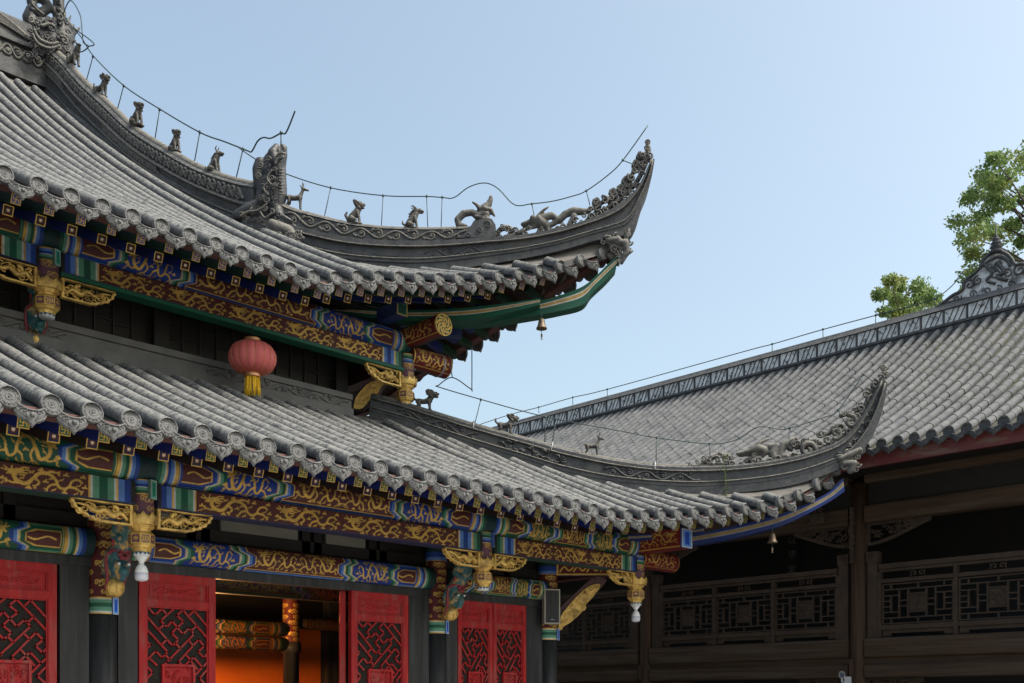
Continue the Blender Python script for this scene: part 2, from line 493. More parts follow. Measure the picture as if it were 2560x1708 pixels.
def hall_roof(tier, x0, nrow, corner):
    plan = plan_lower if tier == 'L' else plan_upper
    ze = ze_lower if tier == 'L' else ze_upper
    xs = [x0 + PITCH * i for i in range(nrow)]
    paths = [row_path(x, tier, 40 if tier == 'U' else 26) for x in xs]
    mb = MB()
    cut = .36 if tier == 'L' else .30
    tile_rows(mb, paths, .073, XV, cut, .21, dip=.085, wob=.022, mi_ch=2)
    cz = ze(corner)
    last = paths[-1]
    cp = np.array([corner, 19.4 - corner, cz + .05])
    mb.add(np.vstack([last, cp]), [(i, len(last), i + 1) for i in range(len(last) - 1)], 1)
    roof = mb.build("tile_roof", [M_TILE, M_MORT, M_CHAN], hall)
    # soffit and eave board
    sb = MB(); xx = np.linspace(xs[0], corner, 60)
    rows = []
    for x in xx:
        P = row_path(x, tier, 40); N = path_normals(P) if P[-1, 1] - P[0, 1] > .1 else np.tile([0, 0, 1.], (40, 1))
        d = P[:, 1] - P[0, 1]
        m = min(d[-1], 2.6)
        rows.append([[x, P[0, 1] + .05 + t * m, np.interp(t * m, d, P[:, 2]) - .075] for t in np.linspace(0, 1, 8)])
    rows = np.array(rows)
    sb.grid(rows[:, ::-1], 0, True)
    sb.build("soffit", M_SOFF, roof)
    eb = MB()
    f = rows[:, 0]
    A = f + np.array([0, -.02, .045]); B = f + np.array([0, -.02, -.006]); C_ = f + np.array([0, .10, -.006]); D_ = f + np.array([0, .10, .045])
    eb.grid(np.stack([A, B, C_, D_], 1), 0, False, closev=True)
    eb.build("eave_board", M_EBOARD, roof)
    LR = WL[roof.name]
    def put(me, name, p, rx=0, ry=0, sy=1.0):
        o = bpy.data.objects.new(name, me); COL.objects.link(o); o.parent = roof
        o.location = np.asarray(p) - LR; o.rotation_euler = (rx, ry, 0); o.scale = (1, sy, 1)
        return o
    for i, x in enumerate(xs):
        if x < .3: continue
        P = paths[i]
        sl = math.atan2(P[2, 2] - P[0, 2], P[2, 1] - P[0, 1])
        put(ME_DISC, "eave_disc", P[0], rx=-.12 + RNG.normal() * .02)
        xm = x + PITCH / 2
        if xm < corner - .05:
            zm = ze(xm); ym = plan(xm)
            tilt = -math.atan2(ze(x + PITCH) - ze(x), PITCH)
            put(ME_DRIP, "drip_tile", (xm, ym + .01, zm - .015), rx=RNG.normal() * .03, ry=tilt)
            Q = row_path(xm, tier, 20); d = Q[:, 1] - Q[0, 1]
            if d[-1] > .5:
                k = min(19, int(np.searchsorted(d, .8)))
                sl = math.atan2(Q[k, 2] - Q[0, 2], d[k]) * .8
                ln = min(1.0, d[-1] - .3)
                put(RAF[tier][0], "flying_rafter", (xm, ym + .13, zm - .125), rx=sl, sy=ln)
                if d[-1] > 1.0:
                    ln = min(1.35, d[-1] - .75)
                    put(RAF[tier][1], "rafter", (xm + .03, ym + .42, zm - .115), rx=sl * (1.0 if tier == 'L' else 1.12), sy=ln)
    return roof
REFL = Matrix(((0, -1, 0, 19.4), (-1, 0, 0, 19.4), (0, 0, 1, 0), (0, 0, 0, 1)))
roofL = hall_roof('L', 2.793 - 17 * PITCH, 52, 12.65)
roofU = hall_roof('U', 3.442 - 19 * PITCH, 44, 10.60)
def mirror_roof(src, keep_from):
    o = src.copy(); COL.objects.link(o)
    H = Matrix.Translation(-Vector(WL[hall.name])); L = Matrix.Translation(Vector(WL[src.name]))
    o.matrix_basis = H @ REFL @ L
    for ch in list(src.children):
        wx = ch.location.x + WL[src.name][0]
        if ch.name.startswith(("eave_disc", "drip", "flying", "rafter")) and wx < keep_from: continue
        c = ch.copy(); COL.objects.link(c); c.parent = o
    return o
SIDE = True
tmpU = hall_roof('U', 3.442 - 19 * PITCH, 44, 10.60)
SIDE = False
sideU = mirror_roof(tmpU, 7.6)
for ch in list(tmpU.children): bpy.data.objects.remove(ch)
bpy.data.objects.remove(tmpU)
sideL = mirror_roof(roofL, 11.4)

# ------------------------------------------------------------------ ridges (swept between a foot line and a crown line)
def spiral(C, e1, e2, r, turns=1.3, ph=0.0, n=18, dirn=1, rmin=.12):
    t = np.linspace(0, 1, n)
    return [np.asarray(C) + r * (1 - (1 - rmin) * k) * (math.cos(ph + dirn * turns * 6.283 * k) * np.asarray(e1) + math.sin(ph + dirn * turns * 6.283 * k) * np.asarray(e2)) for k in t]
class Ridge:
    def __init__(s, bots, tops, A, k=6):
        s.B = np.array(smooth_path(bots, k)); s.T = np.array(smooth_path(tops, k)); s.A = np.asarray(A, float)
        M = (s.B + s.T) / 2
        s.d = np.r_[0, np.cumsum(np.linalg.norm(np.diff(M, axis=0), axis=1))]; s.L = s.d[-1]
    def at(s, l, f, off=0.0):
        b = np.array([np.interp(l, s.d, s.B[:, k]) for k in range(3)]); t = np.array([np.interp(l, s.d, s.T[:, k]) for k in range(3)])
        return b + (t - b) * f - s.A * off
    def frame(s, l, f):
        e1 = nrm(s.at(min(l + .02, s.L), f) - s.at(max(l - .02, 0), f)); e2 = nrm(s.at(l, 1) - s.at(l, 0))
        return e1, e2
    def sweep(s, mb, prof, mi=0, l0=0., l1=None, n=60, sm=False):
        l1 = s.L if l1 is None else l1
        loop = [(f, hw) for f, hw in prof] + [(f, -hw) for f, hw in prof[::-1]]
        G = np.array([[s.at(l, f, hw) for f, hw in loop] for l in np.linspace(l0, l1, n)])
        mb.grid(G[:, ::-1], mi, sm, closev=True)
        m = len(loop)
        mb.add(G[0], [tuple(range(m))], mi); mb.add(G[-1], [tuple(range(m))[::-1]], mi)
    def scroll(s, mb, l0, l1, f0, amp, off, wl=.42, r=.016, mi=0, curl=.05, leaves=True):
        n = int((l1 - l0) / wl * 14) + 2
        ls = np.linspace(l0, l1, n)
        mb.tube([s.at(l, f0 + amp * math.sin(2 * math.pi * (l - l0) / wl), off) for l in ls], r, 6, mi)
        k = 0; l = l0 + wl * .25
        while l < l1 - .05:
            sg = 1 if k % 2 == 0 else -1
            e1, e2 = s.frame(l, f0)
            C = s.at(l + wl * .02, f0 - sg * amp * .25, off + .003)
            mb.tube(spiral(C, e1, e2 * sg, curl, 1.4, 3.6, 16), [r * .85, r * .5], 5, mi)
            mb.lathe([(r * 1.2, 0), (r * .9, r * .8), (.002, r)], s.at(l + wl * .02, f0 - sg * amp * .25, off), 8, mi, X=e1, Y=e2, Z=-s.A)
            if leaves:
                for q in (-1, 0, 1):
                    a = s.at(l + wl * .27, f0 + sg * amp * .5, off); e = a + (e1 * (.05 + .02 * q) + e2 * sg * (.05 - .03 * abs(q) + .02 * q)) * curl / .05
                    mb.tube([a, (a + e) / 2 + e2 * .006, e], [r * .6, r * .9, r * .25], 5, mi)
            k += 1; l += wl * .5
    def cap(s, mb, r, mi=0, l0=0., l1=None, f=1.0, n=50):
        l1 = s.L if l1 is None else l1
        mb.tube([s.at(l, f) for l in np.linspace(l0, l1, n)], r, 10, mi)
DG = np.array([.70711, .70711, 0])
def px_pairs(pairs, fn): return [fn(*a) for a, b in pairs], [fn(*b) for a, b in pairs]
# upper hip ridge (body below its ledge, scroll band and cap above)
ubp = [((695, 620), (700, 560)), ((730, 630), (740, 574)), ((770, 641), (775, 584)), ((860, 661), (860, 602)), ((950, 670), (950, 611)), ((1040, 673), (1045, 613)), ((1122, 668), (1132, 610)), ((1214, 656), (1228, 603)), ((1306, 643), (1306, 598)), ((1398, 624), (1390, 583)), ((1474, 602), (1462, 562)), ((1530, 588), (1515, 540)), ((1562, 578), (1545, 521)), ((1583, 552), (1566, 505)), ((1600, 510), (1588, 484)), ((1612, 484), (1603, 459)), ((1623, 450), (1614, 435)), ((1631, 412), (1625, 409))]
RU = Ridge(*px_pairs(ubp, onD), DG)
mb = MB()
PROF = [(-.35, .15), (.02, .15), (.06, .165), (.2, .165), (.23, .115), (.72, .115), (.75, .15), (.97, .15), (1.0, .13)]
RU.sweep(mb, PROF, n=90)
lF = RU.d[np.argmin(np.abs(RU.T[:, 0] - onD(1235, 600)[0]))]
top2 = Ridge([onD(*p) for p in [(700, 560), (740, 574), (775, 584), (860, 602), (950, 611), (1045, 613), (1132, 610), (1235, 603)]],
             [onD(*p) for p in [(702, 513), (740, 529), (775, 538), (863, 560), (950, 572), (1052, 576), (1138, 575), (1240, 572)]], DG)
top2.sweep(mb, [(0, .11), (.06, .09), (.8, .085), (.84, .10), (1.0, .05)], n=40)
hipU = mb.build("hip_ridge", [M_RIDGE], roofU)
mb = MB()
top2.scroll(mb, .08, top2.L - .12, .45, .24, .09, .46, .017, curl=.055)
mb.build("scroll_carving", M_CARVE, hipU)
mb = MB(); RU.scroll(mb, RU.L * .36, RU.L * .50, .48, .16, .115, .46, .013, curl=.045); mb.build("scroll_carving", M_RIDGE, hipU)
mb = MB(); RU.scroll(mb, RU.L * .56, RU.L * .64, .45, .1, .11, .4, .007, curl=.03)
for l in (.1, .19, .27):
    e1, e2 = RU.frame(RU.L * l, .4)
    for q in range(5): mb.tube([RU.at(RU.L * l, .35, .115), RU.at(RU.L * l, .35, .12) + e1 * (.1 + .02 * q) * (1 if q % 2 else -1) + e2 * (.015 * q - .03)], [.004, .012, .003], 5)
mb.build("bamboo_carving", M_RIDGE, hipU)
mb = MB(); top2.cap(mb, .052, f=.93, l1=top2.L - .1); mb.build("ridge_cap", M_CAP, hipU)
# lower hip ridge
lbp = [((928, 1035), (930, 990)), ((985, 1050), (985, 1003)), ((1039, 1066), (1039, 1020)), ((1158, 1108), (1160, 1057)), ((1307, 1153), (1315, 1100)), ((1400, 1182), (1410, 1125)), ((1513, 1206), (1520, 1149)), ((1628, 1218), (1635, 1165)), ((1743, 1222), (1743, 1168)), ((1858, 1215), (1855, 1163)), ((1973, 1198), (1968, 1146)), ((2068, 1168), (2048, 1124)), ((2120, 1140), (2100, 1100)), ((2157, 1095), (2135, 1062)), ((2180, 1050), (2161, 1020)), ((2195, 1005), (2180, 985)), ((2205, 965), (2197, 950))]
RL = Ridge(*px_pairs(lbp, onD), DG)
mb = MB()
RL.sweep(mb, [(-.4, .16), (-.02, .16), (.0, .165), (.18, .165), (.2, .10), (.72, .10), (.74, .12), (.9, .12), (1.0, .07)], n=90)
hipL = mb.build("hip_ridge", [M_RIDGE], roofL)
mb = MB()
RL.scroll(mb, RL.L * .05, RL.L * .20, .46, .16, .10, .5, .02, curl=.05); mb.build("scroll_carving", M_RIDGE, hipL)
mb = MB(); RL.scroll(mb, RL.L * .43, RL.L * .60, .46, .16, .11, .44, .015, curl=.045)
mb.build("scroll_carving", M_RIDGE, hipL); mb = MB()
for l in np.linspace(.25, .35, 9):
    e1, e2 = RL.frame(RL.L * l, .4)
    for q in range(4):
        a = RNG.uniform(0, 6.28); P0 = RL.at(RL.L * l, RNG.uniform(.3, .6), .11)
        mb.tube([P0, P0 + (e1 * math.cos(a) + e2 * .6 * math.sin(a)) * .07 - DG * .02, P0 + (e1 * math.cos(a + .8) + e2 * .6 * math.sin(a + .8)) * .11], [.014, .012, .004], 5)
mb.build("scroll_carving", M_RIDGE, hipL)
mb = MB(); RL.cap(mb, .045, f=.97, l0=.0, l1=RL.L * .63); mb.build("ridge_cap", M_CAP, hipL)
for u, v in ((1183, 1063), (1379, 1117), (1641, 1165)):
    mb = MB(); p = onD(u, v); l = RL.d[np.argmin(np.linalg.norm(RL.T - p, axis=1))]
    mb.tube([RL.at(l, .80, -.15), RL.at(l, 1.16, -.06), RL.at(l, 1.18, .05), RL.at(l, .74, .15)], .011, 4, flat=.25)
    mb.build("clamp_strap", M_CLAMP, hipL)
# gable ridge running up the slope on the plane x = 7.25
CX = 7.25
def oC(u, v): return onX(u, v, CX)
cbp = [((110, 200), (118, 109)), ((121, 213), (121, 113)), ((165, 256), (165, 152)), ((219.6, 322), (210, 203)), ((293, 394), (278, 266)), ((366, 456), (340, 324)), ((439, 504), (421, 376)), ((512, 540), (500, 421)), ((585, 577), (585, 452)), ((655, 610), (650, 466))]
RC = Ridge(*px_pairs(cbp, oC), XV)
mb = MB()
RC.sweep(mb, [(-.3, .15), (.03, .15), (.05, .13), (.30, .12), (.33, .16), (.38, .16), (.4, .12), (.53, .12), (.55, .17), (.62, .17), (.64, .12), (.9, .11), (.93, .13), (1.0, .06)], n=70)
gabU = mb.build("gable_ridge", [M_RIDGE], roofU)
mb = MB()
RC.scroll(mb, .1, RC.L - .25, .76, .085, .125, .30, .024, curl=.07, leaves=False)
mb.build("wave_carving", M_CARVE, gabU)
for seg in ((.05, RC.L * .16), (RC.L * .4, RC.L * .66)):
    mb = MB(); RC.scroll(mb, seg[0], seg[1], .46, .06, .135, .24, .03, curl=.06); mb.build("leaf_carving", M_CARVE, gabU)
mb = MB()
for l in (.78, .84, .90): 
    e1, e2 = RC.frame(RC.L * l, .2); C = RC.at(RC.L * l, .18, .13)
    mb.tube(spiral(C, e1, e2, .09, 1.2, 1.0), [.012, .006], 5)
mb.build("panel_relief", M_RIDGE, gabU)
mb = MB(); RC.cap(mb, .075, f=.965, l1=RC.L - .05); mb.build("ridge_cap", M_CAP, gabU)
for rd, par, fs, w_ in ((RU, hipU, (.215, .74), (.168, .153)), (RL, hipL, (.19, .73), (.168, .122)), (RC, gabU, (.35, .585), (.163, .173))):
    for f_, hw_ in zip(fs, w_):
        mb = MB(); mb.tube([rd.at(l, f_, hw_) for l in np.linspace(.03, rd.L - .03, 70)], .011, 5); mb.build("moulding", M_CARVE, par)
# main ridge
MRY = 19.55
mb = MB()
RM = Ridge([(-3, MRY, 11.2 + CAMZ), (3, MRY, 11.2 + CAMZ), (7.3, MRY, 11.22 + CAMZ)], [(-3, MRY, 12.1 + CAMZ), (3, MRY, 12.1 + CAMZ), (7.3, MRY, 12.14 + CAMZ)], (0, 1, 0))
RM.sweep(mb, [(-.2, .22), (.1, .22), (.12, .17), (.42, .17), (.44, .24), (.52, .24), (.54, .18), (.93, .17), (1.0, .1)])
mainr = mb.build("main_ridge", [M_RIDGE], roofU)
mb = MB()
e0 = RM.L - 1.15
for k in range(7):      # feathery fronds sweeping up towards the ridge beast
    P0 = RM.at(RM.L - .05 - .03 * k, .60 - .01 * k, .19); P1 = RM.at(RM.L - .45 - .05 * k, .60 + .03 * k, .21); P2 = RM.at(RM.L - .95 - .06 * k, .72 + .05 * k, .2)
    mb.tube(smooth_path([P0, P1, P2, P2 + np.array([-.06, 0, -.05 + .015 * k])]), [.03, .022, .012], 6)
RM.scroll(mb, e0 - 2.5, RM.L - .1, .27, .1, .175, .34, .03, curl=.07)
RM.scroll(mb, e0 - 2.5, e0 - .2, .72, .12, .185, .5, .03, curl=.1)
mb.build("ridge_carving", M_CARVE, mainr)
# band at the foot of the upper wall
mb = MB()
RW = Ridge([(-3, 11.22, 3.70 + CAMZ), (2, 11.22, 3.70 + CAMZ), (7.95, 11.22, 3.70 + CAMZ)], [(-3, 11.22, 3.955 + CAMZ), (2, 11.22, 3.955 + CAMZ), (7.95, 11.22, 3.955 + CAMZ)], (0, 1, 0))
RW.sweep(mb, [(-.3, .12), (.0, .12), (.24, .12), (.26, .07), (.70, .07), (.72, .10), (1.0, .10)])
M_WEIJI = mat("grey_plaster_band", (.105, .104, .104), (.135, .131, .127), 4, .75, .25, 45)
band = mb.build("wall_foot_ridge", [M_WEIJI], roofL)
mb = MB()
for a, b in ((1.9, 4.3), (5.9, 7.9)):
    mb = MB(); RW.scroll(mb, a + 3, b + 3, .48, .15, .07, .46, .022, curl=.05); mb.build("scroll_carving", M_WEIJI, band)
# ------------------------------------------------------------------ painted decoration (paint colour stored per vertex, with shade mixed in on the inner beams)
class Canvas:
    def __init__(s, L, H, res, bgc):
        s.L, s.H, s.res = L, H, res
        s.nx, s.ny = int(L / res) + 1, int(H / res) + 1
        s.a = np.empty((s.nx, s.ny, 4)); s.a[:] = bgc
        s.X, s.Y = np.meshgrid(np.linspace(0, L, s.nx), np.linspace(0, H, s.ny), indexing='ij')
    def rect(s, x0, x1, y0, y1, c):
        s.a[(s.X >= x0) & (s.X < x1) & (s.Y >= y0) & (s.Y < y1)] = c
    def poly(s, pts, c):
        pts = np.asarray(pts, float); n = len(pts)
        ins = np.zeros(s.X.shape, bool)
        for i in range(n):
            x1, y1 = pts[i]; x2, y2 = pts[(i + 1) % n]
            if y1 == y2: continue
            cond = ((y1 > s.Y) != (y2 > s.Y)) & (s.X < (x2 - x1) * (s.Y - y1) / (y2 - y1) + x1)
            ins ^= cond
        s.a[ins] = c
    def stroke(s, pts, w, c, w2=None):
        pts = np.asarray(pts, float); n = len(pts)
        for i in range(n - 1):
            wa = w if w2 is None else w + (w2 - w) * i / (n - 1)
            lo = np.minimum(pts[i], pts[i + 1]) - wa; hi = np.maximum(pts[i], pts[i + 1]) + wa
            i0, i1 = max(0, int(lo[0] / s.res)), min(s.nx, int(hi[0] / s.res) + 2)
            j0, j1 = max(0, int(lo[1] / s.res)), min(s.ny, int(hi[1] / s.res) + 2)
            if i0 >= i1 or j0 >= j1: continue
            X = s.X[i0:i1, j0:j1]; Y = s.Y[i0:i1, j0:j1]
            d = pts[i + 1] - pts[i]; l2 = d @ d + 1e-12
            t = np.clip(((X - pts[i, 0]) * d[0] + (Y - pts[i, 1]) * d[1]) / l2, 0, 1)
            D = np.hypot(X - pts[i, 0] - t * d[0], Y - pts[i, 1] - t * d[1])
            s.a[i0:i1, j0:j1][D <= wa / 2] = c
def cs(pts, k=5):
    return [p[:2] for p in smooth_path([(x, y, 0) for x, y in pts], k)]
def dragon(cv, x0, y0, L, H, c=GOLD, flip=False, bw=.16):
    def T(p): return [(x0 + (1 - x if flip else x) * L, y0 + y * H) for x, y in p]
    w = bw * H; k_ = bw / .16
    cv.stroke(T(cs([(.20, .74), (.17, .5), (.22, .28), (.31, .24), (.38, .5), (.45, .78), (.55, .84), (.64, .6), (.67, .3), (.74, .2), (.80, .38), (.83, .62), (.90, .74), (.95, .62)])), w, c, w * .45)
    cv.stroke(T([(.13, .70), (.20, .76), (.25, .80)]), .2 * H * k_, c)
    cv.stroke(T([(.08, .78), (.14, .74)]), .09 * H, c); cv.stroke(T([(.09, .6), (.15, .66)]), .07 * H, c)
    for p in ([(.2, .8), (.27, .95), (.33, .97)], [(.24, .78), (.31, .86), (.35, .83)], [(.24, .7), (.32, .72)], [(.1, .8), (.06, .93)], [(.08, .75), (.03, .8)], [(.14, .85), (.15, .97)], [(.23, .6), (.3, .62)]):
        cv.stroke(T(cs(p)), .05 * H * k_, c)
    for a, b, e in (((.25, .28), (.16, .2), (.1, .25)), ((.4, .55), (.45, .35), (.41, .17)), ((.53, .8), (.58, .95), (.66, .92)), ((.66, .4), (.58, .3), (.54, .12)), ((.8, .35), (.88, .3), (.93, .18))):
        cv.stroke(T(cs([a, b, e])), .1 * H * k_, c, .06 * H * k_)
        for q in (-.6, 0, .6):
            ang = math.atan2(e[1] - b[1], (e[0] - b[0]) * L / H) + q * 1.3
            cv.stroke(T([e, (e[0] + .14 * math.cos(ang) * H / L, e[1] + .14 * math.sin(ang))]), .045 * H * k_, c)
    for cx, cy in ((.04, .35), (.52, .45), (.33, .06), (.76, .88), (.96, .9), (.74, .04), (.98, .4), (.47, .97)):
        for dx, dy, rr in ((0, 0, .1), (.09, -.02, .07), (-.09, -.02, .07), (.03, .06, .07)):
            cv.stroke(T([(cx + dx * H / L * .9 * k_, cy + dy * k_), (cx + dx * H / L * .9 * k_ + 1e-4, cy + dy * k_)]), rr * H * k_, c)
    for cx, cy in ((.61, .1), (.36, .8), (.87, .05), (.02, .12), (.7, .62), (.9, .45), (.58, .62), (.25, .46)):
        cv.stroke(T(cs([(cx - .02, cy - .06), (cx, cy), (cx + .015, cy - .02), (cx + .03, cy + .08)])), .04 * H * k_, c)
def bands(cv, x0, x1, cols):
    """straight upright bands of paint across the member"""
    n = sum(w for w, _ in cols); x = x0
    for w, c in cols:
        xe = x + (x1 - x0) * w / n
        cv.rect(min(x, xe), max(x, xe) + 1e-6, -1, cv.H + 1, c); x = xe
def chevron(cv, x, cols, tip, d=1):
    """zigzag bands: an angled front that points along d at mid height"""
    H = cv.H
    def edge(q): return [(q, -.01), (q, .22 * H), (q + tip * d, .36 * H), (q + tip * d, .64 * H), (q, .78 * H), (q, H + .01)]
    q = x
    for w, c in cols:
        e0 = edge(q); q2 = q + w; e1 = edge(q2)
        cv.poly(e0 + e1[::-1], c); q = q2
    return q
G2 = [(.012, GOLD), (.012, WHT), (.03, LGRN), (.035, GRN)]
B2 = [(.012, GOLD), (.012, WHT), (.03, LBLUE), (.035, BLUE)]
def panel_hex(cv, x0, x1, tip, bgc, edge, ctr):
    H = cv.H; s = 1 if x1 > x0 else -1
    for k, (m, c) in enumerate(((0, GOLD), (.03 * H, LBLUE if edge is BLUE else LGRN), (.12 * H, edge), (.24 * H, GOLD), (.285 * H, bgc))):
        cv.poly([(x0 + s * m * .3, m), (x1 - s * (tip + m), m), (x1 - s * m, H * .38), (x1 - s * m, H * .62), (x1 - s * (tip + m), H - m), (x0 + s * m * .3, H - m)], c)
    cv.stroke(cs([(x0 + s * .07, H * .5), (x0 + (x1 - x0) * .35, H * .56), (x0 + (x1 - x0) * .6, H * .45), (x1 - s * .1, H * .5)]), .014, GOLD)
def purlin_canvas(L, H, alt=False, ctr=CRIM, sidec=None):
    """symmetrical scheme: end bands, hexagonal panels, dragon panels and a long red centre"""
    L = max(L, 2.9); cv = Canvas(L, H, .006, GRN); TP = .30 * H
    A, B = (G2, B2) if not alt else (B2, G2)
    pc = (.010, .04, .24, 1) if not alt else (.012, .08, .05, 1)
    e = min(.30, L * .1)
    def half(sg):
        X = lambda q: q if sg > 0 else L - q
        def rct(a, b, c): cv.rect(min(X(a), X(b)), max(X(a), X(b)) + 1e-6, -1, H + 1, c)
        rct(0, .08, DEEP)
        q = .08
        for cset in (A, B):
            for wd, c in cset[::-1]: rct(q, q + wd, c); q += wd
        rct(q, q + .014, GOLD); q += .014
        p1 = q + max(.26, L * .075)
        rct(q, p1 + .3, BLUE if not alt else GRN)
        panel_hex(cv, X(q + .01), X(p1 + TP), TP, CRIM, BLUE if not alt else GRN, None)
        q = p1 - .03
        for wd, c in A:
            qq = chevron(cv, X(q), [(sg * wd, c)], TP, sg); q += wd
        p2 = q + max(.28, L * .13)
        base = pc
        cv.poly([(X(q), -.01), (X(q), .22 * H), (X(q + TP), .36 * H), (X(q + TP), .64 * H), (X(q), .78 * H), (X(q), H + .01), (X(p2 + .2), H + .01), (X(p2 + .2), -.01)], base)
        if L > 2.5: dragon(cv, min(X(q + .07), X(p2 + .03)), .08 * H, abs(p2 - q) - .04, .84 * H, flip=sg < 0, bw=.115)
        q = p2
        for cset in (A, B):
            for wd, c in cset: chevron(cv, X(q), [(sg * wd, c)], TP, sg); q += wd
        chevron(cv, X(q), [(sg * .014, GOLD)], TP, sg); q += .014
        return q
    q = half(1); half(-1)
    H2 = .78 * H
    cv.poly([(q, -.01), (q, .22 * H), (q + TP, .36 * H), (q + TP, .64 * H), (q, .78 * H), (q, H + .01), (L - q, H + .01), (L - q, .78 * H), (L - q - TP, .64 * H), (L - q - TP, .36 * H), (L - q, .22 * H), (L - q, -.01)], ctr)
    cv.rect(q, L - q, 0, .10 * H, LBLUE if not alt else LGRN); cv.rect(q, L - q, .10 * H, .15 * H, BLUE if not alt else GRN)
    cv.rect(q, L - q, .15 * H, .19 * H, GOLD)
    w = L - 2 * q - 2 * TP
    if w > .5:
        dragon(cv, q + TP, .22 * H, w / 2, .74 * H, bw=.12); dragon(cv, q + TP + w / 2, .22 * H, w / 2, .74 * H, flip=True, bw=.12)
    elif w > .1: dragon(cv, q + TP, .22 * H, w, .74 * H, bw=.12)
    return cv
def beam_canvas(L, H, nd, endL, endR, flip=False, dirs=None):
    cv = Canvas(L, H, .006, CRIM)
    el, er = endL[0], endR[0]
    w = (L - el - er) / nd
    for k in range(nd):
        dragon(cv, el + w * k + .02, .06 * H, w * .95, .86 * H, flip=(dirs[k] if dirs else flip), bw=.2)
    bands(cv, 0, el, endL[1]); bands(cv, L - er, L, endR[1])
    cv.rect(0, L, -.1, .012, (.03, .03, .1, 1))
    return cv
ENDB = [(2, DARK), (3, BLUE), (3, LBLUE), (1, GOLD), (1, WHT), (3, LGRN), (4, GRN), (3, LGRN), (1, WHT), (1, GOLD)]
ENDG = [(2, DARK), (3, GRN), (3, LGRN), (1, GOLD), (1, WHT), (3, LBLUE), (4, BLUE), (3, LBLUE), (1, WHT), (1, GOLD)]

def box_beam(name, p0, x1, th, H, cv, parent, axis='x', under=(.02, .03, .09, 1), back=DARK):
    """beam whose front face carries the painted canvas; p0 = front lower left corner"""
    mb = MB(); x0, y0, z0 = p0
    G = np.stack([x0 + cv.X * (x1 - x0) / cv.L, np.full(cv.X.shape, y0), z0 + cv.Y * H / cv.H], -1)
    mb.grid(G, 0, False, cv.a)
    V = [(x0, y0, z0), (x1, y0, z0), (x1, y0 + th, z0), (x0, y0 + th, z0), (x0, y0, z0 + H), (x1, y0, z0 + H), (x1, y0 + th, z0 + H), (x0, y0 + th, z0 + H)]
    mb.add(V, [(0, 3, 2, 1), (4, 5, 6, 7), (2, 3, 7, 6), (0, 4, 7, 3), (1, 2, 6, 5)], 0, False, under)
    return mb.build(name, M_PAINT, parent)
def round_beam(name, p0, p1, r, cv, parent, top=55, bot=-75, endcol=DEEP, U=(0, -1, 0)):
    """log purlin; canvas covers the front from angle bot to top"""
    mb = MB(); p0 = np.asarray(p0, float); p1 = np.asarray(p1, float); U = np.asarray(U, float); Z = np.array([0, 0, 1.])
    th = np.radians(bot + (top - bot) * cv.Y / cv.H)
    P = p0 + (p1 - p0) * (cv.X / cv.L)[..., None] + r * (np.cos(th)[..., None] * U + np.sin(th)[..., None] * Z)
    mb.grid(P, 0, True, cv.a)
    tb = np.radians(np.linspace(top, bot + 360, 10))
    Q = np.array([[p + r * (math.cos(t) * U + math.sin(t) * Z) for t in tb] for p in (p0, p1)])
    mb.grid(Q, 0, True, np.broadcast_to(np.array(DARK), (20, 4)))
    for p, s in ((p0, 1), (p1, -1)):
        c = [p + r * (math.cos(t) * U + math.sin(t) * Z) for t in np.linspace(0, 6.283, 20, endpoint=False)]
        mb.add(c, [tuple(range(20))[::s]], 0, False, endcol)
    return mb.build(name, M_PAINT, parent)
def cloud_cols(cv, y0, y1, bgc, seed=0, lw=.016):
    """gold scrolling clouds"""
    rg = np.random.default_rng(seed)
    cv.rect(-1, cv.L + 1, y0, y1, bgc)
    n = max(2, int((y1 - y0) / .078)); PW = .118
    for k in range(n):
        for m in range(int(cv.L / PW) + 1):
            cx = (m + (k % 2) * .5) * PW; cy = y0 + (k + .5) * (y1 - y0) / n
            s = 1 if (k + m) % 2 else -1
            pts = [(cx + s * .027 * (1 - t * .8) * math.cos(7.5 * t), cy + .027 * (1 - t * .8) * math.sin(7.5 * t)) for t in np.linspace(0, 1, 14)]
            cv.stroke(pts, lw * .55, GOLD)
            cv.stroke(cs([(cx + s * .027, cy), (cx + s * .045, cy + .026), (cx + s * .07, cy + .014), (cx + s * .062, cy - .014), (cx + s * .09, cy - .03), (cx + s * .10, cy - .01)]), lw * .8, GOLD, lw * .4)
def cyl_paint(mb, x, y, r, z0, z1, cv):
    th = -math.pi / 2 + 2 * math.pi * cv.X / cv.L
    P = np.stack([x + r * np.cos(th + math.pi), y + r * np.sin(th + math.pi), z0 + cv.Y * (z1 - z0) / cv.H], -1)
    mb.grid(P, 0, True, cv.a)
def cartouche(name, c, n, w, h, d, cols, parent):
    """small framed plaque nailed to a post, facing direction n"""
    n = nrm(np.array([n[0], n[1], 0.])); s = np.cross((0, 0, 1), n); mb = MB(); c = np.asarray(c, float); Z = np.array([0, 0, 1.])
    mb.obox(c, s * w / 2, -n * d / 2 * -1, Z * h / 2, 0, (.10, .16, .14, 1) if cols[1][1] > cols[1][2] else (.03, .08, .3, 1))
    for k, (q, cc) in enumerate(zip((1.0, .8, .4), (WHT, cols[0], cols[1]))):
        o = c + n * (d / 2 + .001 + k * .0015)
        a, b = s * w / 2 * q * .98, Z * h / 2 * (1 - (1 - q) * .55) * .98
        mb.add([o - a - b, o + a - b, o + a + b, o - a + b], [(0, 1, 2, 3)], 0, False, cc)
    return mb.build(name, M_PAINT, parent)
GC = ((.10, .42, .34, 1), (.02, .2, .14, 1)); BC = ((.13, .3, .75, 1), (.01, .07, .5, 1))

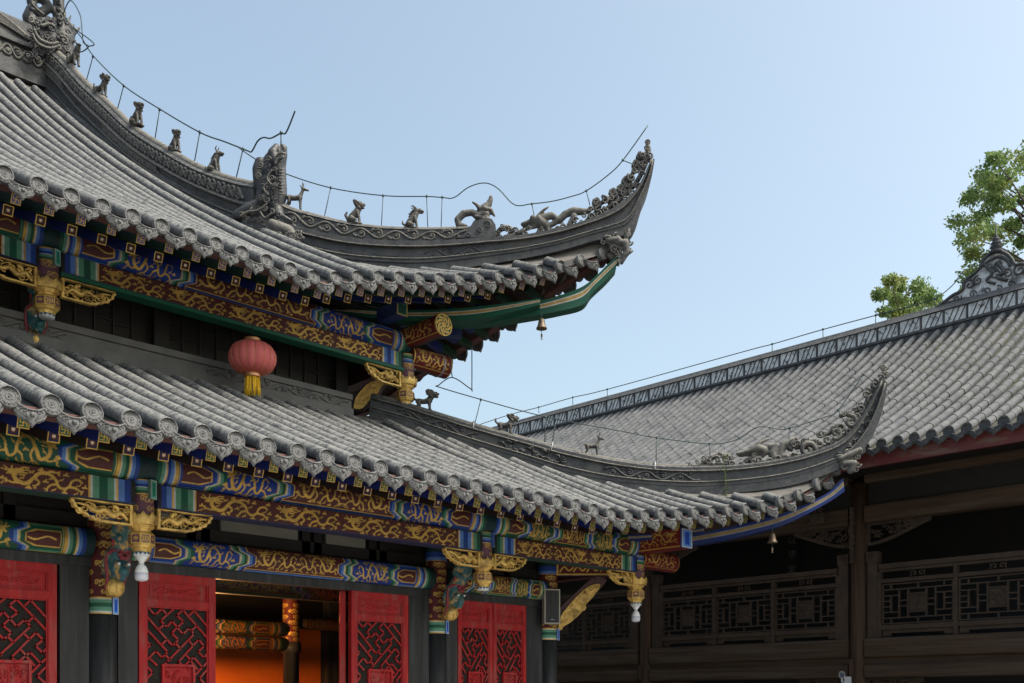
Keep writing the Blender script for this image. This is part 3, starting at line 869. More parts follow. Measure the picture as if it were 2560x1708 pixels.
# ------------------------------------------------------------------ hanging posts
def hanging_post(x, y, zt, zb, r, order, cart, seed, cdir=(.35, -1)):
    """carved post end: painted shaft, lotus collar, faceted drum, petal tip. order: 'B' blue over green or 'G'"""
    H = zt - zb
    zl = zb + H * .55                       # foot of painted shaft
    cv = Canvas(2 * math.pi * r, zt - zl, .006, PURP)
    h = cv.H
    cloud_cols(cv, 0, h * .60, PURP, seed, .013)
    for f0, f1, c in ((.56, .60, GOLD), (.60, .68, GRN if order == 'B' else BLUE), (.68, .76, LGRN if order == 'B' else LBLUE), (.76, .78, WHT), (.78, .87, BLUE if order == 'B' else GRN), (.87, .96, LBLUE if order == 'B' else LGRN), (.96, 1.1, GOLD)):
        cv.rect(-1, 9, h * f0, h * f1, c)
    mb = MB(); cyl_paint(mb, x, y, r, zl, zt, cv)
    top = [(x + r * math.cos(t), y + r * math.sin(t), zt) for t in np.linspace(0, 6.283, 24, endpoint=False)]
    mb.add(top, [tuple(range(24))], 0, False, DEEP)
    post = mb.build("hanging_post", M_PAINT, hall)
    mb = MB()
    z1 = zb + H * .56; z0 = zb + H * .40
    mb.lathe([(r * .95, z0 - z0), (r * 1.16, (z1 - z0) * .2), (r * 1.12, (z1 - z0) * .6), (r * 1.0, (z1 - z0) * .8), (r * .9, (z1 - z0) * .9)], (x, y, z0), 24)
    for k in range(10):
        for lay, (ro, hh, w) in enumerate(((1.16, 1.0, .062), (1.13, .8, .05))):
            t = 2 * math.pi * (k + lay * .5) / 10
            n = np.array([math.cos(t), math.sin(t), 0]); s = np.array([-n[1], n[0], 0])
            pts = []
            for q in np.linspace(0, 1, 7):
                wd = w * r / .105 * .5 * math.sin(math.pi * (0.2 + .8 * q)) ** .6 if q < 1 else .001
                base = np.array([x, y, z0 + (z1 - z0) * (.1 + 1.0 * hh * q)]) + n * r * (ro + .06 * math.sin(q * 2.6) + .02)
                pts.append([base - s * wd, base + n * .012, base + s * wd])
            mb.grid(np.array(pts), 0, True)
    mb.build("lotus_collar", M_GOLD, post)
    mb = MB(); ph = math.pi / 6 - .25
    zz = lambda f: (f) * H
    for prof in ([(r * 1.02, zz(.385)), (r * 1.04, zz(.40)), (r * 1.0, zz(.405))], [(r * .94, zz(.365)), (r * .96, zz(.38)), (r * .9, zz(.387))], [(r * .72, zz(.325)), (r * .74, zz(.365))],
                 [(r * 1.02, zz(.285)), (r * .98, zz(.30)), (r * .8, zz(.325))], [(r * 1.0, zz(.145)), (r * 1.08, zz(.155)), (r * 1.06, zz(.165))], [(r * .86, zz(.115)), (r * .95, zz(.13)), (r * .95, zz(.147))], [(r * .66, zz(.06)), (r * .72, zz(.1)), (r * .86, zz(.117))]):
        mb.lathe(prof, (x, y, zb), 8, ph=ph, sm=False)
    mb.build("gilt_moulding", M_GOLD, post)
    mb = MB()
    for k in range(8):
        t0, t1 = ph + k * math.pi / 4, ph + (k + 1) * math.pi / 4
        A = np.array([x + r * 1.06 * math.cos(t0), y + r * 1.06 * math.sin(t0), zb + zz(.163)]); B = np.array([x + r * 1.06 * math.cos(t1), y + r * 1.06 * math.sin(t1), zb + zz(.163)])
        cv = Canvas(1, 1, .1, PURP); cv = Canvas(.08, .09, .005, PURP)
        for q in ((.0, .006, -1, 1), (.074, 1, -1, 1), (-1, 1, 0, .006), (-1, 1, .084, 1)): cv.rect(*q, GOLD)
        if k % 2 == 0:
            for dx, dy in ((-.012, 0), (.012, 0), (0, .01), (0, -.008)): cv.stroke([(.04 + dx, .047 + dy), (.041 + dx, .047 + dy)], .02, GOLD)
        else:
            for dx in (-.018, 0, .018): cv.stroke(cs([(.035 + dx, .02), (.045 + dx, .045), (.035 + dx, .07)]), .009, GOLD)
        G = A + (B - A) * (cv.X / cv.L)[..., None] + np.array([0, 0, 1.]) * (cv.Y / cv.H * zz(.122))[..., None]
        mb.grid(G, 0, False, cv.a)
    mb.build("painted_drum", M_PAINT, post)
    mb = MB()
    mb.lathe([(r * .55, 0), (r * .66, zz(.02)), (r * .66, zz(.055))], (x, y, zb), 16, col=(.7, .72, .75, 1))
    for k in range(12):
        t = 6.283 * k / 12; n = np.array([math.cos(t), math.sin(t), 0]); s = np.array([-n[1], n[0], 0]); o = np.array([x, y, zb]) + n * r * .69
        mb.add([o - s * r * .16 + np.array([0, 0, zz(.052)]), o + s * r * .16 + np.array([0, 0, zz(.052)]), o - n * r * .03 + np.array([0, 0, zz(.015)])], [(0, 1, 2)], 0, False, (.02, .09, .16, 1))
    mb.build("petal_tip", M_PAINT, post)
    if cart:
        n = nrm((*cdir, 0))
        cartouche("cartouche", (x + n[0] * (r + .012), y + n[1] * (r + .012), zl + h * .72), n, .075, .165, .03, GC if cart == 'G' else BC, post)
    return post
ZW = CAMZ
YL, YW, YU, YUW = 8.68, 9.5, 10.83, 11.41
PX = [3.99, 7.99, 10.72]
hanging_post(PX[0], YL, 1.885 + ZW, 1.235 + ZW, .105, 'B', 'G', 1, (.45, -1))
hanging_post(PX[1], YL, 1.885 + ZW, 1.235 + ZW, .105, 'G', 'B', 2, (.75, -1))
hanging_post(PX[2], YL, 1.885 + ZW, 1.235 + ZW, .112, 'B', 'G', 3, (1, .05))
hanging_post(3.986, YU, 4.53 + ZW, 3.85 + ZW, .118, 'B', 'G', 4, (.45, -1))
hanging_post(8.58, YU, 4.53 + ZW, 3.85 + ZW, .118, 'G', 'G', 5, (1, -.05))

# ------------------------------------------------------------------ dragon beams and purlins
def eb(n): return (.40, n)
fy = YL - .10
box_beam("dragon_beam", (PX[0] + .10, fy, 1.66 + ZW), PX[1] - .10, .2, .195, beam_canvas(3.8, .195, 4, (.36, ENDB), (.36, ENDG[::-1])), hall)
box_beam("dragon_beam", (PX[1] + .10, fy, 1.66 + ZW), PX[2] - .10, .2, .195, beam_canvas(2.53, .195, 3, (.32, ENDG), (.32, ENDB[::-1]), dirs=[False, True, False]), hall, under=(.01, .05, .04, 1))
box_beam("dragon_beam", (-.4, fy, 1.66 + ZW), PX[0] - .10, .2, .195, beam_canvas(4.29, .195, 5, (.3, ENDB), (.40, ENDB[::-1])), hall, under=(.01, .05, .04, 1))
fu = YU - .10
box_beam("dragon_beam", (3.986 + .11, fu, 4.325 + ZW), 8.58 - .11, .2, .195, beam_canvas(4.37, .195, 5, (.38, ENDB), (.34, ENDG[::-1])), hall, under=(.01, .07, .04, 1))
box_beam("dragon_beam", (-.4, fu, 4.325 + ZW), 3.986 - .11, .2, .195, beam_canvas(4.27, .195, 5, (.3, ENDB), (.36, ENDB[::-1])), hall)
mb = MB(); mb.box(3.99 + .1, 8.58 - .1, fu - .012, fu + .16, 4.285 + ZW, 4.322 + ZW, 0, (.01, .11, .065, 1)); mb.build("beam_fillet", M_PAINT, hall)
pr = .15
def purl(x0, x1, y, z, alt, r=pr):
    L = x1 - x0
    round_beam("painted_purlin", (x0, y, z), (x1, y, z), r, purlin_canvas(L, r * math.radians(130) , alt), hall)
purl(PX[0], PX[1], YL, 2.01 + ZW, False); purl(PX[1], PX[2], YL, 2.01 + ZW, True); purl(-.4, PX[0], YL, 2.01 + ZW, True)
purl(3.986, 8.58, YU, 4.675 + ZW, False); purl(-.4, 3.986, YU, 4.675 + ZW, True)
def purlin_end(p0, p1, r, capcol, cham, parent, name="purlin_end"):
    """dark red log end with a gilt dragon"""
    p0 = np.asarray(p0, float); p1 = np.asarray(p1, float); L = np.linalg.norm(p1 - p0); a = nrm(p1 - p0)
    n = nrm(np.cross(a, (0, 0, 1.))); n = n if np.dot(n, (-.7, -.7, 0)) > 0 else -n
    cv = Canvas(L, r * math.radians(150), .006, (.13, .012, .014, 1))
    dragon(cv, .05, cv.H * .25, L * .82, cv.H * .65, flip=False, bw=.13)
    cv.rect(0, L, cv.H * .18, cv.H * .21, GOLD); cv.rect(L - .012, L, -1, 9, GOLD); cv.rect(0, .02, -1, 9, GOLD)
    o = round_beam(name, p0, p1, r, cv, parent, 70, -80, (.13, .012, .014, 1), U=n)
    if capcol:
        mb = MB(); Z = np.array([0, 0, 1.]); sd = np.cross(a, Z)
        cv = Canvas(2.2 * r, 2.2 * r, .005, (.01, .07, .045, 1))
        c = 1.1 * r
        for k in range(8):
            t = k * math.pi / 4
            cv.stroke([(c + r * (.78 - .3 * q) * math.cos(t + .8 * q), c + r * (.78 - .3 * q) * math.sin(t + .8 * q)) for q in np.linspace(0, 1.2, 8)], .022, GOLD)
            cv.stroke([(c, c), (c + r * .33 * math.cos(t), c + r * .33 * math.sin(t))], .012, GOLD)
        cv.stroke([(c, c), (c + .001, c)], r * .45, GOLD)
        rr = np.hypot(cv.X - c, cv.Y - c); cv.a[(rr > r * .88)] = GOLD
        G = p1 + a * .004 + sd * (cv.X - c)[..., None] + Z * (cv.Y - c)[..., None]
        F = []; ny = cv.ny
        for i in range(cv.nx - 1):
            for j in range(ny - 1):
                if rr[i, j] < r and rr[i + 1, j + 1] < r and rr[i + 1, j] < r and rr[i, j + 1] < r: F.append((i * ny + j, (i + 1) * ny + j, (i + 1) * ny + j + 1, i * ny + j + 1))
        mb.add(G.reshape(-1, 3), F, 0, False, cv.a.reshape(-1, 4)); mb.build("gilt_end_cap", M_PAINT, o)
    return o
purlin_end((8.62, 10.83, 4.53 + ZW), (9.28, 10.83, 4.53 + ZW), .15, False, False, hall)
purlin_end((8.58, 10.80, 4.74 + ZW), (8.58, 10.05, 4.74 + ZW), .14, True, False, hall)
mb = MB(); mb.lathe([(.155, 0), (.157, .012), (.155, .024)], (9.13, 10.83, 4.53 + ZW), 20, X=(0, 1, 0), Y=(0, 0, 1), Z=(1, 0, 0)); mb.build("iron_hoop", M_CLAMP, hall)
purlin_end((10.76, 8.68, 1.86 + ZW), (11.5, 8.68, 1.86 + ZW), .13, False, False, hall)
cv = Canvas(.75, .24, .006, (.16, .012, .014, 1)); dragon(cv, .04, .05, .6, .17); cv.rect(0, .75, .01, .03, GOLD)
mb = MB(); G = np.stack([np.full(cv.X.shape, 10.72 - .10), 8.64 - cv.X, 1.91 + ZW + cv.Y], -1); mb.grid(G[::-1], 0, False, cv.a)
mb.box(10.622, 10.84, 7.89, 8.64, 1.908 + ZW, 2.145 + ZW, 0, (.13, .012, .014, 1))
be = mb.build("purlin_end", M_PAINT, hall)
cartouche("end_plaque", (10.73, 7.875, 2.03 + ZW), (0, -1), .22, .24, .02, BC, be)
# side purlins running back along the right flank
for (x, y0, y1, z) in ((PX[2], YL, 22, 2.01 + ZW), (8.58, YU, 22, 4.70 + ZW)):
    mb = MB(); mb.tube([(x, y0 + .05, z), (x, y1, z)], .14, 14, col=DEEP); mb.build("flank_purlin", M_PAINT, hall)
    mb = MB(); mb.box(x - .1, x + .1, y0 + .1, y1, z - .345, z - .155, 0, CRIM); mb.build("flank_beam", M_PAINT, hall)
# small square brackets with green faces between purlin and corner beam
def bcol(o, d, s, l, parent=hall):
    mb = MB(); d = nrm(d); o = np.asarray(o, float); mb.bar(o, o + d * l, s, s, mi=0, col=(.02, .04, .14, 1))
    Z = np.array([0, 0, 1.]); sd = nrm(np.cross(d, Z))
    for q, c in ((1.0, GOLD), (.84, LGRN), (.7, (.005, .07, .045, 1))):
        e = o + d * (l + .002 * (2 - q)); a = sd * s / 2 * q; b = Z * s / 2 * q
        mb.add([e - a - b, e + a - b, e + a + b, e - a + b], [(0, 1, 2, 3)], 0, False, c)
    mb.build("bracket_block", M_PAINT, parent)
bcol((8.2, 10.83, 4.94 + ZW), (0, -1, 0), .17, .42); bcol((8.9, 10.75, 4.93 + ZW), (.75, -.6, 0), .17, .45)

# ------------------------------------------------------------------ corner beams under the hips
def corner_beam(pts_top, pts_bot, fn, A, th, name, cols):
    """curved board: front face striped lengthwise"""
    B = np.array(smooth_path([fn(*p) for p in pts_bot], 8)); T = np.array(smooth_path([fn(*p) for p in pts_top], 8))
    fr = np.array([0]); mb = MB()
    n = len(B); edges = [0]; cc = []
    for w_, c in cols: edges.append(edges[-1] + w_); cc.append(c)
    for k, c in enumerate(cc):
        f0, f1 = edges[k] / edges[-1], edges[k + 1] / edges[-1]
        G = np.stack([B + (T - B) * f0, B + (T - B) * f1], 1)
        mb.grid(G, 0, False, np.broadcast_to(np.array(c), (2 * n, 4)))
    A = np.asarray(A) * th
    mb.grid(np.stack([T, T + A, B + A, B], 1), 0, False, np.broadcast_to(np.array(cc[0]), (4 * n, 4)))
    mb.add([B[-1], T[-1], T[-1] + A, B[-1] + A], [(0, 1, 2, 3)], 0, False, cc[0]); mb.add([B[0], T[0], T[0] + A, B[0] + A], [(3, 2, 1, 0)], 0, False, cc[0])
    return mb.build(name, M_PAINT, hall)
SG = [(1.7, (.006, .075, .045, 1)), (.28, (.4, .42, .4, 1)), (.7, (.34, .22, .07, 1)), (.28, (.4, .42, .4, 1)), (.9, (.006, .075, .045, 1))]
SB_ = [(1.3, (.005, .022, .13, 1)), (.35, (.2, .22, .28, 1)), (.8, (.26, .18, .07, 1)), (.3, (.16, .19, .26, 1)), (.9, (.005, .022, .13, 1))]
def onD2(u, v): return onD(u, v, 19.20)
def onD3(u, v): return onD(u, v, 18.95)
corner_beam([(860, 745), (950, 762), (1068, 778), (1200, 773), (1330, 756), (1400, 738), (1455, 717), (1490, 690), (1520, 660), (1545, 640)],
            [(860, 775), (950, 795), (1068, 806), (1200, 808), (1330, 790), (1400, 777), (1456, 762), (1480, 733), (1515, 700), (1540, 672)], onD2, DG, .2, "corner_beam", SG)
corner_beam([(784, 764), (860, 769), (970, 775), (1080, 774), (1200, 766), (1350, 746)], [(800, 775), (880, 788), (970, 798), (1080, 803), (1200, 797), (1350, 762)], onD3, DG, .16, "corner_beam", SG)
corner_beam([(1600, 1345), (1700, 1340), (1800, 1322), (1900, 1300), (1960, 1282), (2020, 1258), (2075, 1228), (2108, 1195)],
            [(1600, 1372), (1700, 1366), (1800, 1352), (1900, 1330), (1960, 1312), (2020, 1284), (2078, 1252), (2112, 1228)], onD2, DG, .2, "corner_beam", SB_)
corner_beam([(1425, 1332), (1480, 1337), (1560, 1338), (1660, 1332), (1760, 1318)], [(1432, 1341), (1480, 1349), (1560, 1352), (1660, 1346), (1760, 1332)], onD3, DG, .16, "corner_beam", SB_)

# ------------------------------------------------------------------ carved brackets under the dragon beams
def queti(x, y, z, L, H, sg, seed, th=.055):
    """openwork wing: x,z = upper corner at the post, wing grows along sg"""
    rg = np.random.default_rng(seed)
    mb = MB()
    def P(a, b, o=0.): return np.array([x + sg * a * L, y - o, z - b * H])
    low = [(0, 1), (.55, 1), (.60, .93), (.66, .92), (.69, .80), (.76, .80), (.80, .66), (.88, .62), (.90, .46), (.96, .40), (.97, .22), (1.0, .16), (1.0, .06)]
    fr = [(0, 0.0)] + low[::1] + [(1.0, 0)]
    w = .020
    def strip(a, b, d):
        for (p, q) in zip(a[:-1], a[1:]):
            A, B = P(*p, th / 2), P(*q, th / 2); A2, B2 = P(*p, -th / 2), P(*q, -th / 2)
            c = np.array([x + sg * .35 * L, y, z - .42 * H])
            def inn(X): 
                v = c - X; v[1] = 0; return X + nrm(v) * d
            mb.add([A, B, inn(B), inn(A), A2, B2, inn(B2), inn(A2)], [(0, 1, 2, 3), (7, 6, 5, 4), (0, 4, 5, 1), (3, 2, 6, 7)], 0)
    strip([(0, 0), (0, 1)], 0, .030); strip([(0, 0), (.5, 0), (1, 0)], 0, .020); strip(low, 0, .028)
    ex, ez = np.array([sg, 0, 0.]), np.array([0, 0, 1.])
    body = smooth_path([P(.08, .75, .01), P(.2, .45, .02), P(.34, .62, .025), P(.46, .38, .02), P(.6, .5, .02), P(.74, .28, .015), P(.9, .22, .01)], 5)
    mb.tube(body, [.012, .024, .027, .022, .014, .008], 7)
    mb.tube(spiral(P(.30, .35, .02), ex, ez, .035, 1, 1), [.022, .014], 6)
    for k in range(14):
        a = .06 + .06 * k; b = rg.uniform(.22, .78) * (1 - .55 * max(0, a - .45)); 
        if b > .92 - .9 * max(0, a - .55): b = .3
        mb.tube(spiral(P(a, b, rg.uniform(-.005, .012)), ex * (1 if rg.random() > .5 else -1), ez, rg.uniform(.026, .042), rg.uniform(.8, 1.4), rg.uniform(0, 6)), [.009, .006], 5)
    for k in range(7):
        a = rg.uniform(.1, .8); b = rg.uniform(.2, .7) * (1 - .5 * max(0, a - .4))
        q = rg.uniform(0, 6.28)
        mb.tube(smooth_path([P(a, b), P(a + .08 * math.cos(q), b + .15 * math.sin(q), .02), P(a + .15 * math.cos(q + .6), max(.08, b + .2 * math.sin(q + .6)))]), [.012, .008, .004], 5)
    return mb.build("carved_bracket", M_GOLD, hall)
zq = 1.655 + ZW
for i, (x, sg) in enumerate(((PX[0] - .11, -1), (PX[0] + .11, 1), (PX[1] - .11, -1), (PX[1] + .11, 1), (PX[2] - .12, -1))):
    queti(x, YL - .05, zq, .52 if sg > 0 or i != 4 else .5, .175, sg, 20 + i)
zq = 4.315 + ZW
for i, (x, sg) in enumerate(((3.986 - .12, -1), (3.986 + .12, 1), (8.58 - .125, -1))):
    queti(x, YU - .05, zq - (.035 if i else 0), .56, .20, sg, 40 + i)

# ------------------------------------------------------------------ wall columns and wall
def wall_column(x, y, r, cart, seed):
    cv = Canvas(2 * math.pi * r, 1.35, .0075, (.07, .008, .012, 1))
    h0 = .80
    cloud_cols(cv, .155, .85, (.085, .010, .014, 1), seed, .017)
    for a, b, c in ((0, .012, GOLD), (.012, .03, WHT), (.03, .065, LGRN), (.065, .10, GRN), (.10, .132, LGRN), (.132, .142, WHT), (.142, .155, GOLD), (.85, .862, GOLD), (.862, .90, LBLUE), (.90, .96, BLUE), (.96, 1.4, DEEP)): cv.rect(-1, 9, a, b, c)
    mb = MB(); cyl_paint(mb, x, y, r + .003, .783 + ZW, 2.133 + ZW, cv)
    mb.lathe([(r, 0), (r, .783 + ZW - .004)], (x, y, 0), 28, 1)
    o = mb.build("column", [M_PAINT, M_BLACK], hall)
    if cart: cartouche("cartouche", (x + .03 + .6 * r * .5, y - r * .93, .86 + ZW), (.3, -1), .065, .16, .02, BC, o)
for x, s in ((-.5, 7), (3.995, 8), (7.99, 9), (9.90, 10)):
    wall_column(x, YW, .125 if x != 9.90 else .13, x not in (-.5,), s)
# inner wall: black panel frames beside the columns, head beam, transom lights
mb = MB()
zc = 1.205 + ZW
for x0, x1 in ((3.60, 3.86), (4.13, 4.315), (7.56, 7.86), (8.12, 8.30), (9.475, 9.78)):
    mb.box(x0, x1, YW - .03, YW + .05, 0, zc)
mb.box(-.4, 9.8, YW - .045, YW + .05, zc, 1.295 + ZW)
mb.build("door_surround", M_BLACK, hall)
mb = MB()
mb.box(-.4, 9.9, YW + .10, YW + .14, 1.56 + ZW, 2.35 + ZW)
for x in (3.2, 4.9, 5.05, 6.22, 6.37, 7.1, 7.25, 8.75, 9.2): mb.box(x - .05, x + .05, YW + .05, YW + .10, 1.56 + ZW, 2.35 + ZW)
mb.box(-.4, 9.9, YW + .05, YW + .10, 1.56 + ZW, 1.70 + ZW)
mb.build("transom_frame", M_DWOOD, hall)
M_PANE = mat("frosted_pane", (.20, .20, .17), (.17, .17, .145), 4, .6)
for x0, x1 in ((4.35, 4.83), (5.22, 6.12), (6.48, 7.0), (8.95, 9.12)):
    mb = MB(); mb.box(x0, x1, YW + .055, YW + .095, 1.702 + ZW, 1.90 + ZW); mb.build("transom_pane", M_PANE, hall)
def lint(x0, x1, alt):
    L = x1 - x0
    round_beam("painted_lintel", (x0, YW - .02, 1.43 + ZW), (x1, YW - .02, 1.43 + ZW), .135, purlin_canvas(L, .135 * math.radians(130), alt), hall)
lint(4.12, 7.87, False); lint(8.11, 9.78, True); lint(-.4, 3.87, True)

# upper wall behind its verandah
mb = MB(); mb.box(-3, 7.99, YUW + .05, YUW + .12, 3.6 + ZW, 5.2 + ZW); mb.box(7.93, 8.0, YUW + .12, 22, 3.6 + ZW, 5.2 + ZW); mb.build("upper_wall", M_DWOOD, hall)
mb = MB()
for x in (.1, 3.99, 5.45, 6.72, 7.93):
    mb = MB(); mb.box(x - .09, x + .09, YUW - .08, YUW + .05, 3.6 + ZW, 5.0 + ZW); mb.build("upper_post", M_DWOOD, hall)
M_DLAT = mat("dark_lattice_wood", (.028, .024, .022), (.02, .017, .016), 4, .6)
for x0, x1 in ((2.2, 3.9), (4.08, 5.36), (5.54, 6.63), (6.81, 7.84)):
    mb = MB(); n = max(3, int((x1 - x0) / .19)); w = (x1 - x0) / n
    for k in range(n + 1): mb.box(x0 + k * w - .008, x0 + k * w + .008, YUW + .02, YUW + .045, 3.6 + ZW, 4.75 + ZW)
    for k in range(n):
        for q, z in enumerate((4.05, 4.2, 4.37, 4.5)):
            if (k + q) % 3: mb.box(x0 + k * w, x0 + (k + 1) * w, YUW + .022, YUW + .043, z + ZW - .007 + .03 * (k % 2), z + ZW + .007 + .03 * (k % 2))
    mb.build("window_lattice", M_DLAT, hall)
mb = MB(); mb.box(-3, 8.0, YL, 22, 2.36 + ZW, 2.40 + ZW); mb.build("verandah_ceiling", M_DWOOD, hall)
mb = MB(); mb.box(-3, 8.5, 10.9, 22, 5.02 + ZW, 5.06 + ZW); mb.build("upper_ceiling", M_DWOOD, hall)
# ------------------------------------------------------------------ doors
LAT = [[(920, 885), (990, 960), (1075, 885), (1135, 950)], [(1215, 895), (1060, 1030), (1140, 1110), (1205, 1035), (1345, 1200), (1425, 1125), (1490, 1200), (1140, 1540), (1110, 1570)],
       [(895, 985), (1210, 1340), (1290, 1270), (1200, 1185), (1275, 1110), (1355, 1045), (1265, 965), (1345, 900), (1655, 1240)], [(1425, 970), (1490, 905), (1655, 1095)],
       [(895, 1140), (1150, 1415), (1080, 1485), (1000, 1400), (895, 1500)], [(1040, 1130), (1110, 1075)], [(1080, 1320), (1135, 1265)], [(895, 1290), (940, 1325), (895, 1360)],
       [(1425, 1285), (1475, 1340)], [(1290, 1540), (1550, 1270), (1625, 1355), (1545, 1420), (1620, 1500), (1655, 1460)], [(1250, 1310), (1305, 1370)], [(1455, 1155), (1520, 1100)], [(1120, 1450), (1180, 1515)],
       [(1390, 1465), (1440, 1520)], [(1440, 1530), (1485, 1490), (1600, 1620), (1655, 1570)], [(935, 1500), (1010, 1570)], [(895, 1590), (960, 1660), (895, 1730)], [(1290, 1540), (1350, 1600), (1440, 1530), (1530, 1640)],
       [(1655, 1660), (1560, 1760), (1655, 1850)], [(895, 1820), (1000, 1930), (1100, 1850)], [(1600, 1620), (1500, 1720)], [(1655, 1900), (1500, 2060), (1655, 2200)], [(895, 2000), (1200, 2300)], [(1000, 1930), (900, 2040)], [(1300, 2000), (1450, 2150), (1300, 2280)]]
M_GLASS = mat("dusty_glass", (.016, .015, .014), (.024, .021, .018), 5, .6, spec=.1)
def door_leaf(o, ex, wd, zt, parent, seed=0, ang=None, carve=True):
    """o: lower corner x,y; ex: unit direction of the width"""
    ex = np.array([*ex, 0.]); n = np.cross(ex, (0, 0, 1.)); o = np.array([o[0], o[1], 0.]); Z = np.array([0, 0, 1.])
    def P(a, z, d=0.): return o + ex * a + Z * (zt - z) + n * d
    def slab(mb, a0, a1, z0, z1, d0, d1):
        mb.obox((P(a0, z0, d0) + P(a1, z1, d1)) / 2, ex * (a1 - a0) / 2, n * (d1 - d0) / 2, Z * (z1 - z0) / 2)
    s = .078 * wd / .79; mb = MB()
    slab(mb, .004, s, 0, zt - .1, -.03, .03); slab(mb, wd - s, wd - .004, 0, zt - .1, -.03, .03)
    slab(mb, s, wd - s, 0, .07, -.03, .029); slab(mb, s, wd - s, .25, .315, -.03, .029); slab(mb, s, wd - s, 1.45, 1.55, -.03, .029)
    for (z0, z1) in ((.07, .25), (.315, 1.45)):     # inner bead round each opening
        for a0, a1, q0, q1 in ((s, s + .014, z0, z1), (wd - s - .014, wd - s, z0, z1), (s + .014, wd - s - .014, z0, z0 + .014), (s + .014, wd - s - .014, z1 - .014, z1)): slab(mb, a0, a1, q0, q1, -.02, .018)
    leaf = mb.build("door_leaf", M_RED, parent)
    mb = MB(); slab(mb, s + .014, wd - s - .014, .084, .236, -.02, .002)
    slab(mb, s + .04, wd - s - .04, .108, .212, .001, .007)
    rg = np.random.default_rng(seed); c = wd / 2
    if carve:
        for sg in (-1, 1):
            L = (wd - 2 * s) * .36
            for k in range(3):
                mb.tube([P(c + sg * t * L, .16 + .022 * math.sin(t * 7 + k * 1.7) + .008 * (k - 1), .009) for t in np.linspace(.03, 1 - .12 * k, 16)], [.006, .008, .003], 5)
            mb.tube(spiral(P(c + sg * L, .155, .009), ex * sg, Z, .02, 1.1, 3.4), .005, 5)
    mb.build("carved_panel", M_RED, leaf)
    mb = MB(); slab(mb, s + .014, wd - s - .014, .329, 1.436, -.016, -.008); mb.build("door_pane", M_GLASS, leaf)
    mb = MB(); kx = (wd - 2 * s - .028) / 760.
    def LP(x, y): return P(s + .014 + (x - 895) * kx, .329 + max(0, (y - 868 - .058 * (x - 895)) * .00078), .004)
    for pl in LAT:
        q = [LP(*p) for p in pl]
        for a, b in zip(q[:-1], q[1:]):
            if max((zt - a[2]), (zt - b[2])) > 1.43: continue
            d = nrm(b - a) * .008
            mb.bar(a - d, b + d, .017, .018, up=n)
    mb.build("door_lattice", M_RED, leaf)
    mb = MB(); a0, a1 = s + .20 * (wd - 2 * s) + .03, wd - s - .22 * (wd - 2 * s); z0, z1 = .86, .86 + (a1 - a0) * 1.02
    for q in ((a0, a0 + .025, z0, z1), (a1 - .025, a1, z0, z1), (a0 + .025, a1 - .025, z0, z0 + .025), (a0 + .025, a1 - .025, z1 - .025, z1)): slab(mb, *q, -.01, .026)
    slab(mb, a0 + .025, a1 - .025, z0 + .025, z1 - .025, -.01, 0)
    for k in range(46):
        a, z = rg.uniform(a0 + .04, a1 - .04), rg.uniform(z0 + .04, z1 - .04)
        mb.tube(spiral(P(a, z, .006), ex, Z, rg.uniform(.012, .022), .9, rg.uniform(0, 6)), [.007, .004], 5)
    mb.build("carved_square", M_RED, leaf)
    return leaf
for k, (x0, x1) in enumerate(((.42, 1.20), (1.21, 1.99), (2.0, 2.78), (2.79, 3.575), (4.325, 5.118), (6.745, 7.55))):
    door_leaf((x0, YW - .005), (1, 0), x1 - x0, zc, hall, k)
for k, (x0, x1) in enumerate(((8.305, 8.885), (8.89, 9.472))):
    door_leaf((x0, YW - .005), (1, 0), x1 - x0, zc, hall, 10 + k)
door_leaf((6.70, YW + .06), (.56, .828), .78, zc, hall, 14)
# interior glimpsed through the open doorway
M_OCHRE = mat("orange_limewash", (.62, .135, .008), (.52, .105, .006), 1.2, .8, .1, 30)
mb = MB(); mb.box(3, 9.12, 13.6, 13.7, 0, 1.17 + ZW); mb.build("inner_wall", M_OCHRE, hall)
mb = MB(); mb.box(3, 9.12, 13.55, 13.7, 1.173 + ZW, 3.9); mb.build("upper_board", M_DWOOD, hall)
for q in ((9.13, 9.8, 13.4, 13.7), (9.75, 9.82, 9.7, 13.4), (-3, -2.9, 9.6, 13.7), (-2.9, 3, 13.6, 13.7)):
    mb = MB(); mb.box(*q, 0, 3.9); mb.build("side_wall", M_BLACK, hall)
mb = MB(); mb.box(-3, 9.9, 9.3, 13.8, .005, .3); mb.build("hall_floor", M_BLACK, hall)
cv = Canvas(.75, .6, .008, (.10, .012, .01, 1)); cloud_cols(cv, 0, .55, (.10, .012, .01, 1), 33, .02)
mb = MB(); cyl_paint(mb, 7.96, 12.6, .115, .80 + ZW, 1.40 + ZW, cv); mb.lathe([(.11, 0), (.11, .66 + ZW), (.14, .66 + ZW), (.14, .80 + ZW)], (7.96, 12.6, 0), 20, 1); mb.build("inner_column", [M_PAINT, M_BLACK], hall)
for z, r, x0, x1 in ((.77, .10, 5.0, 7.86), (.98, .10, 5.0, 7.86), (1.08, .085, 8.06, 9.1)):
    cv = purlin_canvas(x1 - x0, r * math.radians(130), z > .9); cv.a[..., :3] *= np.array([.30, .16, .08])  # interior shade and orange glow multiplied into the paint colours
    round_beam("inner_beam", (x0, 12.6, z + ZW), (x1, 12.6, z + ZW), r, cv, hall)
purlc = purlin_canvas(3.7, .5, True); purlc.a[..., :3] *= .14  # paint darkened in the same way behind the lintel
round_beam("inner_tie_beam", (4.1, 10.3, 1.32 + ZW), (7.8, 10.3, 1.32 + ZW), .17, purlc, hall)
lamp = thing("ceiling_lamp", "warm lamp glowing inside the doorway beside the painted beams", "lamp", (6.15, 11.9, .98 + ZW))
